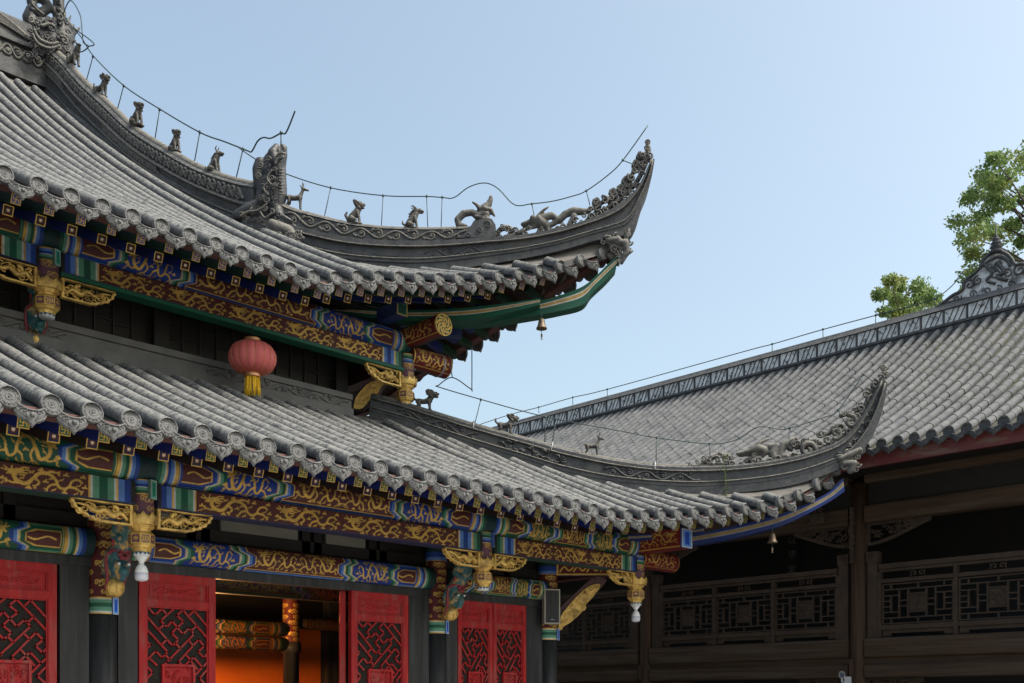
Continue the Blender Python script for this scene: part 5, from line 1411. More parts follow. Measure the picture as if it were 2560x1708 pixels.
# ------------------------------------------------------------------ lightning conductors
def conductor(label, name_pts, rods, r, straps=()):
    allp = [p for seg in name_pts for p in seg]
    t = thing("lightning_conductor", label, "conductor wire", allp[0])
    for seg in name_pts:
        mb = MB(); mb.tube(smooth_path(seg, 5), r, 6); mb.build("wire", M_WIRE, t)
    for a, b in rods:
        mb = MB(); mb.tube([a, b], r * .8, 5); capsule(mb, a, r * 2.2, np.asarray(a) + np.array([0, 0, r]), r * 2, 6); mb.build("stand_off_rod", M_WIRE, t)
    return t
zz1 = lambda L: [oC(*z1(x, y)) for x, y in L]
conductor("green conductor wire with a looped lead running above the gable ridge", [zz1([(430, 100), (490, 180), (560, 262), (640, 385), (845, 585), (1090, 745), (1365, 905), (1525, 965), (1610, 998), (1690, 1030), (1720, 1035), (1760, 965), (1800, 940), (1850, 945), (1920, 910), (1955, 905), (2016, 758)]), zz1([(430, 100), (480, 3), (545, 95), (560, 200), (570, 290), (605, 317), (565, 352), (535, 355)]), zz1([(500, 190), (640, 295), (605, 317)])],
          [(oC(*z1(*a)), oC(*z1(*b))) for a, b in (((635, 388), (588, 560)), ((845, 588), (795, 775)), ((1090, 750), (1058, 955)), ((1365, 905), (1325, 1125)), ((1660, 1022), (1606, 1248)), ((1920, 910), (1920, 1000)))], .010)
conductor("conductor wire humped over the fish dragon and rising to the upper ridge tip", [[onD(*Z2(*p)) for p in ((110, 455), (270, 565), (500, 677), (890, 800), (1330, 865), (1690, 872), (1820, 880))] + [onD(*Z3(*p)) for p in ((440, 635), (560, 550), (690, 515), (800, 560), (935, 693), (1075, 685), (1240, 665), (1400, 625), (1520, 580), (1700, 450), (1820, 330), (2025, 45))]],
          [(onD(*Z2(*a)), onD(*Z2(*b))) for a, b in (((890, 800), (835, 1050)), ((1327, 867), (1312, 1132)), ((1690, 872), (1700, 1135)), ((1820, 880), (1810, 1145)))] + [(onD(*Z3(*a)), onD(*Z3(*b))) for a, b in (((1078, 688), (1105, 830)), ((1522, 580), (1552, 700)), ((1820, 330), (1975, 390)))], .0075)
Z6 = zm(860, 780, 3.357)
conductor("conductor wire looping from the upper eave down along the lower hip ridge", [[onD(*Z6(*p)) for p in ((1073, 250), (1073, 630), (1062, 645), (910, 550), (795, 615), (800, 632), (1150, 735), (1690, 880), (2350, 1005))] + [onD(*Z4(*p)) for p in ((735, 560), (1080, 600), (1250, 575), (1400, 490), (1540, 505), (1605, 497), (1850, 420), (1920, 380), (2085, 148))], [onD(*Z6(*p)) for p in ((890, 450), (900, 500), (910, 550))]],
          [(onD(*Z6(*a)), onD(*Z6(*b))) for a, b in (((1148, 738), (1095, 950)), ((1778, 903), (1745, 1120)), ((1690, 885), (1685, 1100)))] + [(onD(*Z4(*a)), onD(*Z4(*b))) for a, b in (((735, 560), (731, 735)), ((1080, 600), (1086, 715)), ((1605, 497), (1590, 620)), ((1920, 380), (1975, 480)), ((2085, 148), (2165, 205)))], .007)

# ------------------------------------------------------------------ lantern
lx = onY(631, 900, 10.62); lc = np.array([lx[0], 10.62, 0])
ztop, zbot = onY(631, 856, 10.62)[2], onY(631, 935, 10.62)[2]
lan = thing("paper_lantern", "faded red ribbed lantern with a yellow tassel hanging from the upper beam", "lantern", (lc[0], lc[1], zbot))
M_LAN = mat("faded_red_silk", (.58, .13, .125), (.52, .10, .10), 5, .6, .1, 90)
M_BRASS = mat("brass_foil", (.55, .28, .12), (.5, .22, .1), 30, .35, metal=.5)
M_TAS = mat("yellow_thread", (.9, .58, .03), (.78, .46, .015), 40, .7)
rb = .272; hh = (ztop - zbot) / 2; zm_ = (ztop + zbot) / 2
mb = MB(); nr = 16
G = []
for k in range(nr * 6):
    t = 2 * math.pi * k / (nr * 6); bul = 1 - .035 * (1 - abs(math.sin(nr / 2 * t)))
    G.append([[lc[0] + math.cos(t) * rr * bul, lc[1] + math.sin(t) * rr * bul, z] for rr, z in ((max(.085, rb * math.cos(a) ** .62), zm_ + hh * math.sin(a)) for a in np.linspace(-1.40, 1.40, 24))])
mb.grid(np.array(G), 0, True, closeu=True)
mb.build("lantern_shade", M_LAN, lan)
mb = MB()
for k in range(nr):
    t = 2 * math.pi * k / nr
    mb.tube([(lc[0] + math.cos(t) * rr, lc[1] + math.sin(t) * rr, z) for rr, z in ((max(.085, rb * math.cos(a) ** .62) * .975, zm_ + hh * math.sin(a)) for a in np.linspace(-1.40, 1.40, 20))], .0035, 4)
mb.build("lantern_ribs", M_BRASS, lan)
for z0, z1_, nm in ((zm_ + hh * .98, zm_ + hh * .98 + .045, "top_collar"), (zm_ - hh * .98 - .045, zm_ - hh * .98, "bottom_collar")):
    mb = MB(); mb.lathe([(.088, 0), (.092, .006), (.092, .04), (.088, .046)], (lc[0], lc[1], z0), 24, sm=False); mb.build(nm, M_BRASS, lan)
mb = MB()
for k in range(90):
    t = RNG.uniform(0, 6.28); r_ = .082 * math.sqrt(RNG.uniform(.5, 1)); z0 = zm_ - hh - .04; ln = RNG.uniform(.17, .24)
    p = np.array([lc[0] + r_ * math.cos(t), lc[1] + r_ * math.sin(t), z0]); q = RNG.normal(size=2) * .01
    mb.tube([p, p + np.array([q[0] * .4, q[1] * .4, -ln * .5]), p + np.array([q[0], q[1], -ln])], .0042, 4)
mb.build("tassel", M_TAS, lan)
mb = MB(); mb.tube([(lc[0], lc[1], zm_ + hh + .03), (lc[0], lc[1], 4.29 + ZW)], .006, 5); mb.lathe([(.05, 0), (.045, .012), (.01, .02)], (lc[0], lc[1], zm_ + hh + .045), 12); mb.build("hanging_cord", M_BLACK, lan)

# ------------------------------------------------------------------ wind bells, bulbs, loudspeaker
M_BELL = mat("old_bronze", (.16, .115, .075), (.11, .085, .06), 12, .5, .2, 50, metal=.5)
def wind_bell(label, c, ztop, h):
    c = np.asarray(c, float); t = thing("wind_bell", label, "wind bell", (c[0], c[1], ztop - h * 2), "bronze wind bells under the eave corners")
    o = (c[0], c[1], ztop - h)
    mb = MB(); mb.lathe([(h * .44, 0), (h * .52, -.004), (h * .52, .008), (h * .42, h * .2), (h * .33, h * .55), (h * .29, h * .82), (h * .2, h * .96), (h * .05, h)], o, 20); mb.build("bell_body", M_BELL, t)
    mb = MB(); mb.tube([(c[0], c[1], ztop - .005), (c[0], c[1], ztop + .10)], .006, 5); mb.build("bell_hook", M_WIRE, t)
    mb = MB(); mb.tube([(c[0], c[1], ztop - h * .9), (c[0], c[1], ztop - h * 1.45)], .004, 5); mb.build("clapper_wire", M_WIRE, t)
    mb = MB(); zt = ztop - h * 1.4
    e = nrm((1, -1, 0)); P = lambda a, b: (a * h, b * h)
    mb.prism([P(0, 0), P(.09, -.15), P(.10, -.32), P(.04, -.5), P(.12, -.66), P(.0, -.6), P(-.1, -.68), P(-.03, -.5), P(-.1, -.3), P(-.08, -.12)], (c[0], c[1], zt), e, (0, 0, 1), np.array([.7071, .7071, 0]) * .008); mb.build("fish_vane", M_BELL, t)
p = onD(1354, 796, 19.1); wind_bell("bronze wind bell with a fish vane hanging under the upper eave corner against the sky", p[:2], p[2], .135)
p = onD(1931, 1333, 19.1); wind_bell("bronze wind bell with fish vane under the lower eave corner, before the dark gallery", p[:2], p[2], .125)
M_BULB = mat("white_plastic", (.75, .76, .78), None, rough=.35)
M_DIFF = mat("frosted_bulb", (.62, .63, .72), None, rough=.3)
def bulb(label, x, y, zt):
    t = thing("light_bulb", label, "light bulb", (x, y, zt - .24), "white bulbs under the hanging posts")
    mb = MB(); mb.lathe([(.052, -.012), (.052, 0)][::1], (x, y, zt), 18); mb.lathe([(.02, -.065), (.024, -.045), (.05, -.0125)], (x, y, zt), 18); mb.build("lamp_holder", M_BULB, t)
    mb = MB(); mb.lathe([(.056, -.142), (.056, -.125), (.044, -.09), (.024, -.066)], (x, y, zt), 20); mb.build("bulb_base", M_BULB, t)
    mb = MB(); mb.lathe([(.018, -.213), (.045, -.206), (.056, -.19), (.057, -.1425)], (x, y, zt), 20); mb.build("bulb_globe", M_DIFF, t)
bulb("unlit white bulb under the big front hanging post left of the open doorway", PX[0], YL, 1.235 + ZW)
bulb("unlit white bulb under the corner hanging post before the dark gallery", PX[2], YL, 1.235 + ZW)
sp = thing("loudspeaker", "slim black column loudspeaker with a pale frame on the corner column", "loudspeaker", (9.86, 9.28, .97 + ZW))
mb = MB(); n = nrm((-.5, -.85, 0)); s_ = np.array([n[1] * -1, n[0], 0]); c = np.array([9.79, 9.33, 1.205 + ZW])
a = (0, 0, 1.)
mb.obox(c, s_ * .105, n * .06, (0, 0, .225)); mb.build("speaker_box", mat("speaker_grey", (.30, .28, .24), None, rough=.5), sp)
mb = MB(); mb.obox(c + n * .061 , s_ * .088, n * .004, (0, 0, .208)); mb.build("speaker_grille", M_BLACK, sp)
mb = MB(); mb.obox(c + n * .066 + np.array([0, 0, -.17]) , s_ * .022, n * .002, (0, 0, .004)); mb.build("speaker_badge", M_CLAMP, sp)
mb = MB(); mb.bar(c - n * .05, c - n * .16, .05, .05); mb.build("wall_bracket", M_BLACK, sp)

# ------------------------------------------------------------------ lion braces between column and hanging post
M_TEAL = mat("teal_painted_carving", (.012, .075, .10), (.03, .12, .13), 10, .5, .5, 60, c3=(.55, .34, .09), sc3=13)
M_ROSE = mat("rose_painted_ribbon", (.25, .03, .045), (.18, .03, .04), 12, .55, .3, 60)
def lion_brace(x, dy, dz, w=1.0):
    def Q(dx, y, z, r): return (x + dx, y + dy, z + ZW + dz, r * w)
    def sym(pts): return chain([Q(*p) for p in pts]) + chain([Q(-p[0], *p[1:]) for p in pts])
    c = chain([Q(0, 8.86, 1.66, .07), Q(0, 8.93, 1.55, .08), Q(0, 9.05, 1.40, .085), Q(0, 9.14, 1.30, .09), Q(0, 9.17, 1.22, .105), Q(.0, 9.14, 1.17, .10)])
    c += chain([Q(.0, 9.07, 1.15, .06), Q(0, 9.05, 1.14, .05)]); c += chain([Q(0, 9.09, 1.095, .05), Q(0, 9.07, 1.09, .04)])
    c += sym([(.05, 9.06, 1.20, .028), (.045, 9.05, 1.205, .024)]); c += sym([(.085, 9.18, 1.26, .035), (.11, 9.2, 1.20, .025)])
    c += sym([(.07, 9.16, 1.30, .045), (.075, 9.24, 1.16, .04), (.05, 9.22, 1.09, .035)]); c += sym([(.06, 8.98, 1.58, .05), (.085, 9.02, 1.46, .05), (.07, 8.97, 1.42, .035)])
    o = link("lion_brace", blob_mesh("lion_brace", c, .011, [M_TEAL], 1), hall, (0, 0, 0)); o.location = -Vector(WL[hall.name]); WL[o.name] = np.zeros(3)
    mb = MB(); capsule(mb, Q(0, 9.22, 1.02, 0)[:3], .082 * w, np.array(Q(0, 9.22, 1.0, 0)[:3]), .08 * w, 18)
    for k in range(7): mb.tube([np.array(Q(0, 9.22, 1.01, 0)[:3]) + .086 * w * np.array([math.cos(t) * math.cos(k * .9), math.cos(t) * math.sin(k * .9), math.sin(t)]) for t in np.linspace(-1.3, 1.3, 12)], .004, 4)
    mb.build("gilt_ball", M_GOLD, o)
    mb = MB()
    for sg in (-1, 1):
        mb.tube(smooth_path([Q(0, 9.02, 1.30, 0)[:3], Q(sg * .06, 9.05, 1.33, 0)[:3], Q(sg * .095, 9.15, 1.29, 0)[:3], Q(sg * .10, 9.16, 1.18, 0)[:3], Q(sg * .075, 9.20, 1.08, 0)[:3], Q(sg * .085, 9.24, .98, 0)[:3]]), [.012, .016, .018, .02, .008], 6)
    for k in range(6):
        t = k * 1.05; C = np.array(Q(.035 * math.cos(t), 9.03, 1.29 + .035 * math.sin(t), 0)[:3]); capsule(mb, C, .024, C + (0, .01, 0), .02, 8)
    for sg in (-1, 1): mb.tube(smooth_path([Q(sg * .085, 8.86, 1.66, 0)[:3], Q(sg * .095, 8.98, 1.5, 0)[:3], Q(sg * .09, 9.06, 1.36, 0)[:3]]), .012, 5)
    mb.build("ribbon", M_ROSE, o)
    mb = MB()
    for sg in (-1, 1):
        C = np.array(Q(sg * .045, 9.03, 1.205, 0)[:3]); capsule(mb, C, .013, C + (0, -.002, 0), .012, 8)
    mb.build("lion_eye", M_BULB, o)
lion_brace(3.99, 0, 0); lion_brace(7.98, 0, 0); lion_brace(3.98, 1.95, 2.70, .95)
def diag_brace(Z, s, poly, gold, crl, c0):
    P = [onD(*Z(x, y), c0) for x, y in poly]; n = len(P); mb = MB(); T = DG * .15
    mb.add(P + [p + T for p in P], [tuple(range(n)), tuple(range(2 * n - 1, n - 1, -1))] + [(i, i + n, (i + 1) % n + n, (i + 1) % n) for i in range(n)])
    M_PB = mat("purple_brown_paint", (.06, .022, .026), (.09, .04, .04), 7, .6, .2)
    o = mb.build("corner_brace", M_PB, hall)
    mb = MB()
    fn = lambda u, v: onD(u, v, c0)
    G = [fn(*Z(x, y)) - DG * .012 for x, y in gold]; ng = len(G)
    mb.add(G + [p + DG * .012 for p in G], [tuple(range(ng)), tuple(range(2 * ng - 1, ng - 1, -1))] + [(i, i + ng, (i + 1) % ng + ng, (i + 1) % ng) for i in range(ng)])
    curls(mb, fn, Z, crl, MP, s, DG, e1D, th=.35, off=.02)
    carve_tubes(mb, lambda u, v: fn(u, v) - DG * .02, Z, [(gold + gold[:1], 9)], MP, s, DG)
    mb.build("gilt_carving", M_GOLD, o)
Z5 = zm(1350, 1350, 5.2275); ZR2 = zm(850, 820, 5.875)
diag_brace(Z5, 5.2275, [(205, 1000), (215, 930), (330, 820), (450, 710), (640, 530), (760, 470), (880, 520), (820, 600), (680, 740), (590, 850), (520, 960), (400, 1070), (290, 1150), (235, 1215)],
           [(240, 1190), (270, 1020), (350, 900), (440, 790), (540, 690), (650, 610), (780, 590), (690, 735), (600, 830), (575, 890), (500, 980), (400, 1065), (300, 1130)], [(280, 1080, 30), (330, 970, 34), (390, 950, 28), (410, 850, 34), (490, 790, 36), (520, 850, 30), (570, 700, 38), (660, 650, 40), (470, 920, 30), (560, 880, 40), (350, 1060, 28), (720, 640, 26), (270, 1160, 20), (430, 1000, 26), (600, 780, 28)], 19.40)
diag_brace(ZR2, 5.875, [(205, 1190), (215, 1030), (300, 900), (420, 740), (540, 700), (720, 760), (610, 860), (560, 960), (450, 1060), (330, 1190)],
           [(210, 1185), (240, 1040), (330, 920), (440, 820), (600, 770), (690, 785), (600, 870), (550, 960), (440, 1060), (320, 1185)], [(255, 1110, 26), (330, 1000, 28), (310, 1110, 24), (400, 940, 30), (405, 1020, 28), (430, 890, 24), (500, 900, 30), (590, 810, 28), (480, 980, 24), (350, 1060, 18), (300, 1050, 18)], 19.42)
mb = MB()
cv = Canvas(.9, .16, .006, (.09, .012, .012, 1)); 
cv.rect(0, 2, 0, .02, GOLD); cv.rect(0, .03, -1, 1, GOLD)
for k in range(5): cv.stroke(cs([(.05 + .17 * k, .05), (.10 + .17 * k, .11), (.16 + .17 * k, .06), (.21 + .17 * k, .1)]), .02, GOLD)
p0, p1 = np.array([9.98, 9.42, 1.63 + ZW]), np.array([10.64, 8.76, 1.63 + ZW])
G = p0 + (p1 - p0) * (cv.X / cv.L)[..., None] + np.array([0, 0, 1.]) * cv.Y[..., None] - DG * .06
mb.grid(G, 0, False, cv.a); mb.obox((p0 + p1) / 2 + np.array([0, 0, .08]), (p1 - p0) / 2, DG * .058, (0, 0, .078), 0, (.02, .05, .12, 1)); mb.build("diagonal_tie", M_PAINT, hall)

# straggling weed on the lower hip ridge
M_WEED = mat("weed_leaf", (.10, .17, .04), (.16, .22, .06), 30, .6)
wd = thing("weed", "thin green weed growing out of the lower hip ridge below the crest", "weed", onD(1812, 1255, 19.2))
mb = MB(); st = smooth_path([onD(u, v, 19.1) for u, v in ((1813, 1255), (1815, 1222), (1813, 1185), (1809, 1160), (1815, 1140))], 6); mb.tube(st, .004, 4); mb.build("stem", M_WEED, wd)
mb = MB()
for p in st[::2]:
    for k in range(4):
        a = RNG.uniform(0, 6.28); d = np.array([math.cos(a), math.sin(a), RNG.uniform(-.3, .5)]) * RNG.uniform(.03, .075); sd = np.cross(d, (0, 0, 1)) * .22
        mb.add([p, p + d * .5 + sd, p + d, p + d * .5 - sd], [(0, 1, 2, 3)])
mb.build("leaf_spray", M_WEED, wd)
# ------------------------------------------------------------------ side gallery building
gal = thing("gallery_building", "brown timber gallery with fretwork railings under a long grey tile roof", "gallery", (16, 10, 0))
M_T2 = mat("pale_grey_tile", (.082, .087, .096), (.122, .125, .130), 5, .85, .35, 60, c3=(.062, .066, .074), sc3=2)
M_CH = mat("mossy_channel", (.035, .036, .032), (.05, .05, .044), 7, .9, .4, 40, c3=(.05, .055, .016), sc3=2.5)
M_DK = mat("dark_clay_end", (.042, .046, .053), (.062, .066, .072), 25, .7, .4, 80)
M_WR = mat("weathered_ridge", (.036, .039, .045), (.075, .076, .08), 6, .8, .4, 50, lich=(.11, .11, .11), lich_amt=.4)
M_FRETP = mat("white_fret_tile", (.72, .73, .74), (.56, .57, .58), 9, .8, .2, 60, c3=(.36, .37, .38), sc3=5)
YV = np.array([0, 1., 0])
GP = .226
paths = []
for k in range(-20, 76):
    y = 6.336 + GP * k; n = 40; T = np.linspace(0, 1, n); c = .20
    paths.append(np.stack([13.3 + 5.5 * T, np.full(n, y), 3.43 + ZW + 3.30 * (T * (1 - c) + c * T * T)], 1))
mb = MB(); tile_rows(mb, paths, .054, YV, .06, .1, dip=.075, joint=.25)
groof = mb.build("tile_roof", [M_T2, M_CH], gal)
def xz_tiles(me, nm, p, ry=0):
    o = bpy.data.objects.new(nm, me); COL.objects.link(o); o.parent = groof; o.location = np.asarray(p) - WL[groof.name]; o.rotation_euler = (0, ry, -math.pi / 2); return o
ME_D2 = disc_mesh(.072, "eave_disc"); ME_D2.materials.clear(); ME_D2.materials.append(M_DK)
ME_P2 = drip_mesh(.098, "drip_tile", .85); ME_P2.materials.clear(); ME_P2.materials.append(M_DK)
for k, P in enumerate(paths):
    if P[0, 1] > 9 or P[0, 1] < 3.2: continue
    if not 6.75 < P[0, 1] < 6.82: xz_tiles(ME_D2, "eave_disc", P[0])
    xz_tiles(ME_P2, "drip_tile", P[0] + np.array([.005, GP / 2, -.01]))
# rear slope and underside
mb = MB()
mb.add([(18.9, -1, 6.70 + ZW), (18.9, 24, 6.70 + ZW), (24.5, 24, 3.4 + ZW), (24.5, -1, 3.4 + ZW)], [(0, 1, 2, 3)]); mb.build("rear_slope", M_T2, gal)
mb = MB(); mb.box(13.38, 13.44, -1, 23, 3.17 + ZW, 3.37 + ZW)
M_FASC = mat("oxblood_board", (.12, .02, .02), (.085, .017, .018), 2.2, .6, .25, 40, stretch=(1, .6, 3), c3=(.13, .08, .06), sc3=3.2)
mb.build("fascia_board", M_FASC, gal)
mb = MB(); mb.box(13.44, 16.6, -1, 23, 3.30 + ZW, 3.35 + ZW); mb.build("eave_soffit", M_DWOOD, gal)
# ridge
mb = MB()
rx = 18.85
RG = Ridge([(rx, -1, 6.62 + ZW), (rx, 10, 6.62 + ZW), (rx, 24, 6.62 + ZW)], [(rx, -1, 7.15 + ZW), (rx, 10, 7.12 + ZW), (rx, 24, 7.15 + ZW)], (1, 0, 0))
RG.sweep(mb, [(-.2, .17), (.18, .17), (.2, .20), (.29, .20), (.30, .12), (.80, .12), (.82, .17), (1.0, .10)])
gr = mb.build("main_ridge", M_WR, gal)
mb = MB(); RG.cap(mb, .10, f=.93, n=40); mb.build("ridge_cap", M_WR, gr)
mb = MB(); mbp = MB()
for k in range(52):
    y0 = .5 + .42 * k; x = rx - .125; z0, z1_ = 6.62 + .31 * .52 + ZW, 6.62 + .79 * .52 + ZW
    mb.box(x - .003, x + .01, y0 + .02, y0 + .40, z0, z1_)
    for a, b in (((.03, 0), (.15, 1)), ((.13, 0), (.25, 1)), ((.23, 0), (.35, 1))):
        mbp.bar((x - .012, y0 + a[0], z0 + (z1_ - z0) * (1 - a[1])), (x - .012, y0 + b[0] , z0 + (z1_ - z0) * (1 - b[1])), .012, .013, up=(1, 0, 0))
    for q in range(4):
        yy, zz = y0 + RNG.uniform(.05, .36), RNG.uniform(z0 + .02, z1_ - .02); mbp.bar((x - .012, yy, zz), (x - .012, yy + .05 * (1 if q % 2 else -.6), zz + .05), .010, .010, up=(1, 0, 0))
    mbp.box(x - .035, x + .01, y0 - .010, y0 + .010, z0, z1_)
mb.build("fret_panel", M_FRETP, gr); mbp.build("fret_bars", M_WR, gr)
ZG = zm(2060, 320, 2.306)
oG = lambda u, v: onX(u, v, 18.82)
pl_ = [(640, 1045), (700, 1000), (745, 965), (800, 935), (808, 890), (840, 862), (870, 840), (905, 800), (918, 765), (955, 730), (1000, 714), (1050, 725), (1085, 760), (1105, 790), (1150, 785), (1190, 810), (1200, 850), (1240, 870), (1290, 900), (1290, 960), (1000, 985), (800, 1020)]
P = [oG(*ZG(*p)) for p in pl_]; n = len(P); mb = MB()
mb.add(P + [p + XV * .14 for p in P], [tuple(range(n)), tuple(range(2 * n - 1, n - 1, -1))] + [(i, i + n, (i + 1) % n + n, (i + 1) % n) for i in range(n)])
orn = mb.build("ridge_ornament", mat("whitewashed_plaster", (.70, .71, .73), (.5, .51, .53), 6, .85, .3, 30, c3=(.12, .125, .13), sc3=4), gr)
mb = MB()
carve_tubes(mb, lambda u, v: oG(u, v) - XV * .015, ZG, [(pl_[:19], 10), ([(690, 1015), (800, 985), (900, 975), (1000, 955), (1150, 910), (1290, 890)], 5), ([(910, 800), (950, 770), (1010, 745), (1060, 770), (1075, 800)], 9), ([(930, 790), (970, 840), (940, 880), (990, 900)], 9), ([(1000, 780), (1040, 830), (1000, 860), (1060, 880)], 12)], .0071, 2.306, XV)
curls(mb, lambda u, v: oG(u, v) - XV * .02, ZG, [(840, 905, 32), (890, 880, 30), (770, 985, 26), (940, 940, 26), (1010, 790, 30), (990, 850, 28), (1060, 840, 28), (1130, 820, 34), (1170, 830, 24), (1080, 900, 28), (960, 800, 20), (860, 960, 22), (1010, 930, 22)], .0071, 2.306, XV, -YV, th=.17)
mb.build("scroll_relief", M_WR, orn)
c = oG(*ZG(992, 712)); mb = MB(); hh_ = .30
mb.lathe([(.11, -.04), (.13, 0), (.05, .03), (.10, .06), (.11, .075), (.045, .1), (.085, .13), (.09, .145), (.04, .17), (.07, .2), (.07, .215), (.03, .24), (.045, .265), (.012, .30), (.006, .50)], c, 10); mb.build("finial", M_DK, orn)
# gallery front
GX = 14.5
posts = [3.5, 7.5, 11.49, 15.5]
for i, y in enumerate(posts):
    mb = MB(); mb.lathe([(.13, 0), (.128, 2), (.12, 3.2 + ZW)], (GX, y, 0), 22)
    po = mb.build("gallery_post", M_POSTW, gal)
    mb = MB(); mb.box(GX - .15, GX - .10, y - .03 + .06, y + .03 + .06, .36 + ZW, .60 + ZW); mb.build("tenon_end", M_POSTW, po)
def yb(name, y0, y1, x0, x1, z0, z1, m=None, par=None):
    mb = MB(); mb.box(x0, x1, y0, y1, z0 + ZW, z1 + ZW); return mb.build(name, m or M_BROWN, par or gal)
def bar2(mb, y0, y1, z0, z1, x0, x1): mb.box(x0, x1, y0, y1, z0 + ZW, z1 + ZW)
def ybeam(name, y0, y1, z0, z1, xd):
    """beam with softly rounded front arrises"""
    h = (z1 - z0) / 2; mb = MB()
    prof = [(xd, 0), (0.03, 0), (.008, .015), (0, .05), (0, 2 * h - .05), (.008, 2 * h - .015), (.03, 2 * h), (xd, 2 * h)]
    A = [(GX - .11 + a, y0, z0 + ZW + b) for a, b in prof]; B = [(GX - .11 + a, y1, z0 + ZW + b) for a, b in prof]; n = len(A)
    mb.add(A + B, [tuple(range(n)), tuple(range(2 * n - 1, n - 1, -1))] + [(i, i + n, (i + 1) % n + n, (i + 1) % n) for i in range(n)]); return mb.build(name, M_BROWN, gal)
M_RAIL = mat("weathered_rail_wood", (.060, .042, .031), (.042, .031, .024), 5, .75, .35, 40, spec=.15)
M_GBACK = mat("near_black_wood", (.006, .006, .007), (.010, .009, .009), 3, .7)  # near-black, faintly mottled wood for rear wall, end wall and board
seg = [(-.5, 3.37), (3.63, 7.37), (7.63, 11.36), (11.62, 15.37), (15.63, 19)]
for si, (y0, y1) in enumerate(seg):
    ybeam("floor_beam", y0, y1, .62, .905, .2); ybeam("lower_beam", y0, y1, .324, .52, .22)
    yb("recess_board", y0, y1, GX - .04, GX + .06, .52, .62)
    ybeam("lintel_beam", y0, y1, 2.60, 2.86, .2)
    ybeam("eave_purlin", y0, y1, 3.19, 3.40, .2)
    yb("slotted_board", y0, y1, GX, GX + .04, 2.86, 3.19, M_DWOOD)
    if si in (0, 4): continue
    # railing: end newels, three framed lattice panels
    mb = MB(); a, b = y0 + .20, y1 - .20
    bar2(mb, a, b, 1.905, 1.975, GX - .07, GX + .05)
    bar2(mb, a, b, 1.86, 1.90, GX - .045, GX + .03)
    bar2(mb, a, b, 1.70, 1.755, GX - .045, GX + .03); bar2(mb, a, b, 1.02, 1.085, GX - .05, GX + .035)
    w3 = (b - a) / 3
    for k in range(4):
        y = a + w3 * k; bar2(mb, y - .028, y + .028, .91, 1.86, GX - .052, GX + .037)
    rail = mb.build("railing", M_RAIL, gal)
    for y in (y0 + .10, y1 - .10):
        mb = MB(); mb.box(GX - .06, GX + .04, y - .075, y + .075, .906 + ZW, 2.02 + ZW); mb.box(GX - .075, GX + .055, y - .09, y + .09, 2.02 + ZW, 2.17 + ZW)
        mb.tube(spiral((GX - .08, y, 2.095 + ZW), YV, np.array([0, 0, 1.]), .05, 1.3, 0), .012, 5); mb.build("newel", M_RAIL, rail)
    for k in range(3):
        p0, p1 = a + w3 * k + .045, a + w3 * (k + 1) - .045; W = p1 - p0; zt_, zb_ = 1.675, 1.105; H = zt_ - zb_
        mb = MB()
        def hb(u0, u1, f): bar2(mb, p0 + W * u0, p0 + W * u1, zt_ - H * f - .009, zt_ - H * f + .009, GX - .03, GX + .01)
        def vb(u, f0, f1): bar2(mb, p0 + W * u - .010, p0 + W * u + .010, zt_ - H * f1, zt_ - H * f0, GX - .033, GX + .013)
        for f in (0, .14, .86, 1.): hb(0, 1, f)
        for u in (0, 1): vb(u, 0, 1)
        for u in (.12, .49, .88): vb(u, 0, .14); vb(u, .86, 1)
        for m in (0, 1):
            X = (lambda q: 1 - q) if m else (lambda q: q)
            def h2(u0, u1, f): hb(min(X(u0), X(u1)), max(X(u0), X(u1)), f)
            for f in (.29, .71): h2(0, .24, f)
            for f in (.43, .57): h2(0, .12, f); h2(.24, .37, f)
            vb(X(.12), .29, .71); vb(X(.24), .14, .86); vb(X(.37), .14, .86)
        hb(.37, .63, .27); hb(.37, .63, .73)
        mb.build("lattice_panel", M_RAIL, rail)
        mb = MB(); bar2(mb, p0 + W * .385, p0 + W * .615, zt_ - H * .71, zt_ - H * .29, GX - .015, GX + .005)
        rg = np.random.default_rng(si * 10 + k)
        base = np.array([GX - .018, p0 + W * .5, zt_ - H * .68 + ZW])
        mb.tube(smooth_path([base, base + (0, .02, .08), base + (0, -.01, .16)]), [.010, .006], 5)
        for q in range(16):
            C = base + np.array([0, rg.uniform(-.085, .085), rg.uniform(.06, .2)]); mb.tube(spiral(C, YV, np.array([0, 0, 1.]), rg.uniform(.014, .028), .9, rg.uniform(0, 6)), [.006, .003], 4)
        mb.build("carved_square", M_RAIL, rail)
        mb = MB(); yc = (p0 + p1) / 2
        for s_ in (-1, 1):
            mb.tube(spiral((GX - .01, yc + s_ * .055, 1.805 + ZW), YV * s_, np.array([0, 0, 1.]), .045, .95, .3), .011, 5); mb.tube([(GX - .01, yc + s_ * .11, 1.757 + ZW), (GX - .01, yc + s_ * .095, 1.80 + ZW), (GX - .01, yc + s_ * .105, 1.858 + ZW)], .011, 5)
        mb.build("scroll_spacer", M_RAIL, rail)
        mb = MB(); bar2(mb, p0, p1, .965, 1.02, GX - .02, GX + .01)
        for e0, e1 in ((p0, p0 + .12), (p1 - .12, p1)): bar2(mb, e0, e1, .925, .965, GX - .02, GX + .01)
        mb.build("apron", M_RAIL, rail)
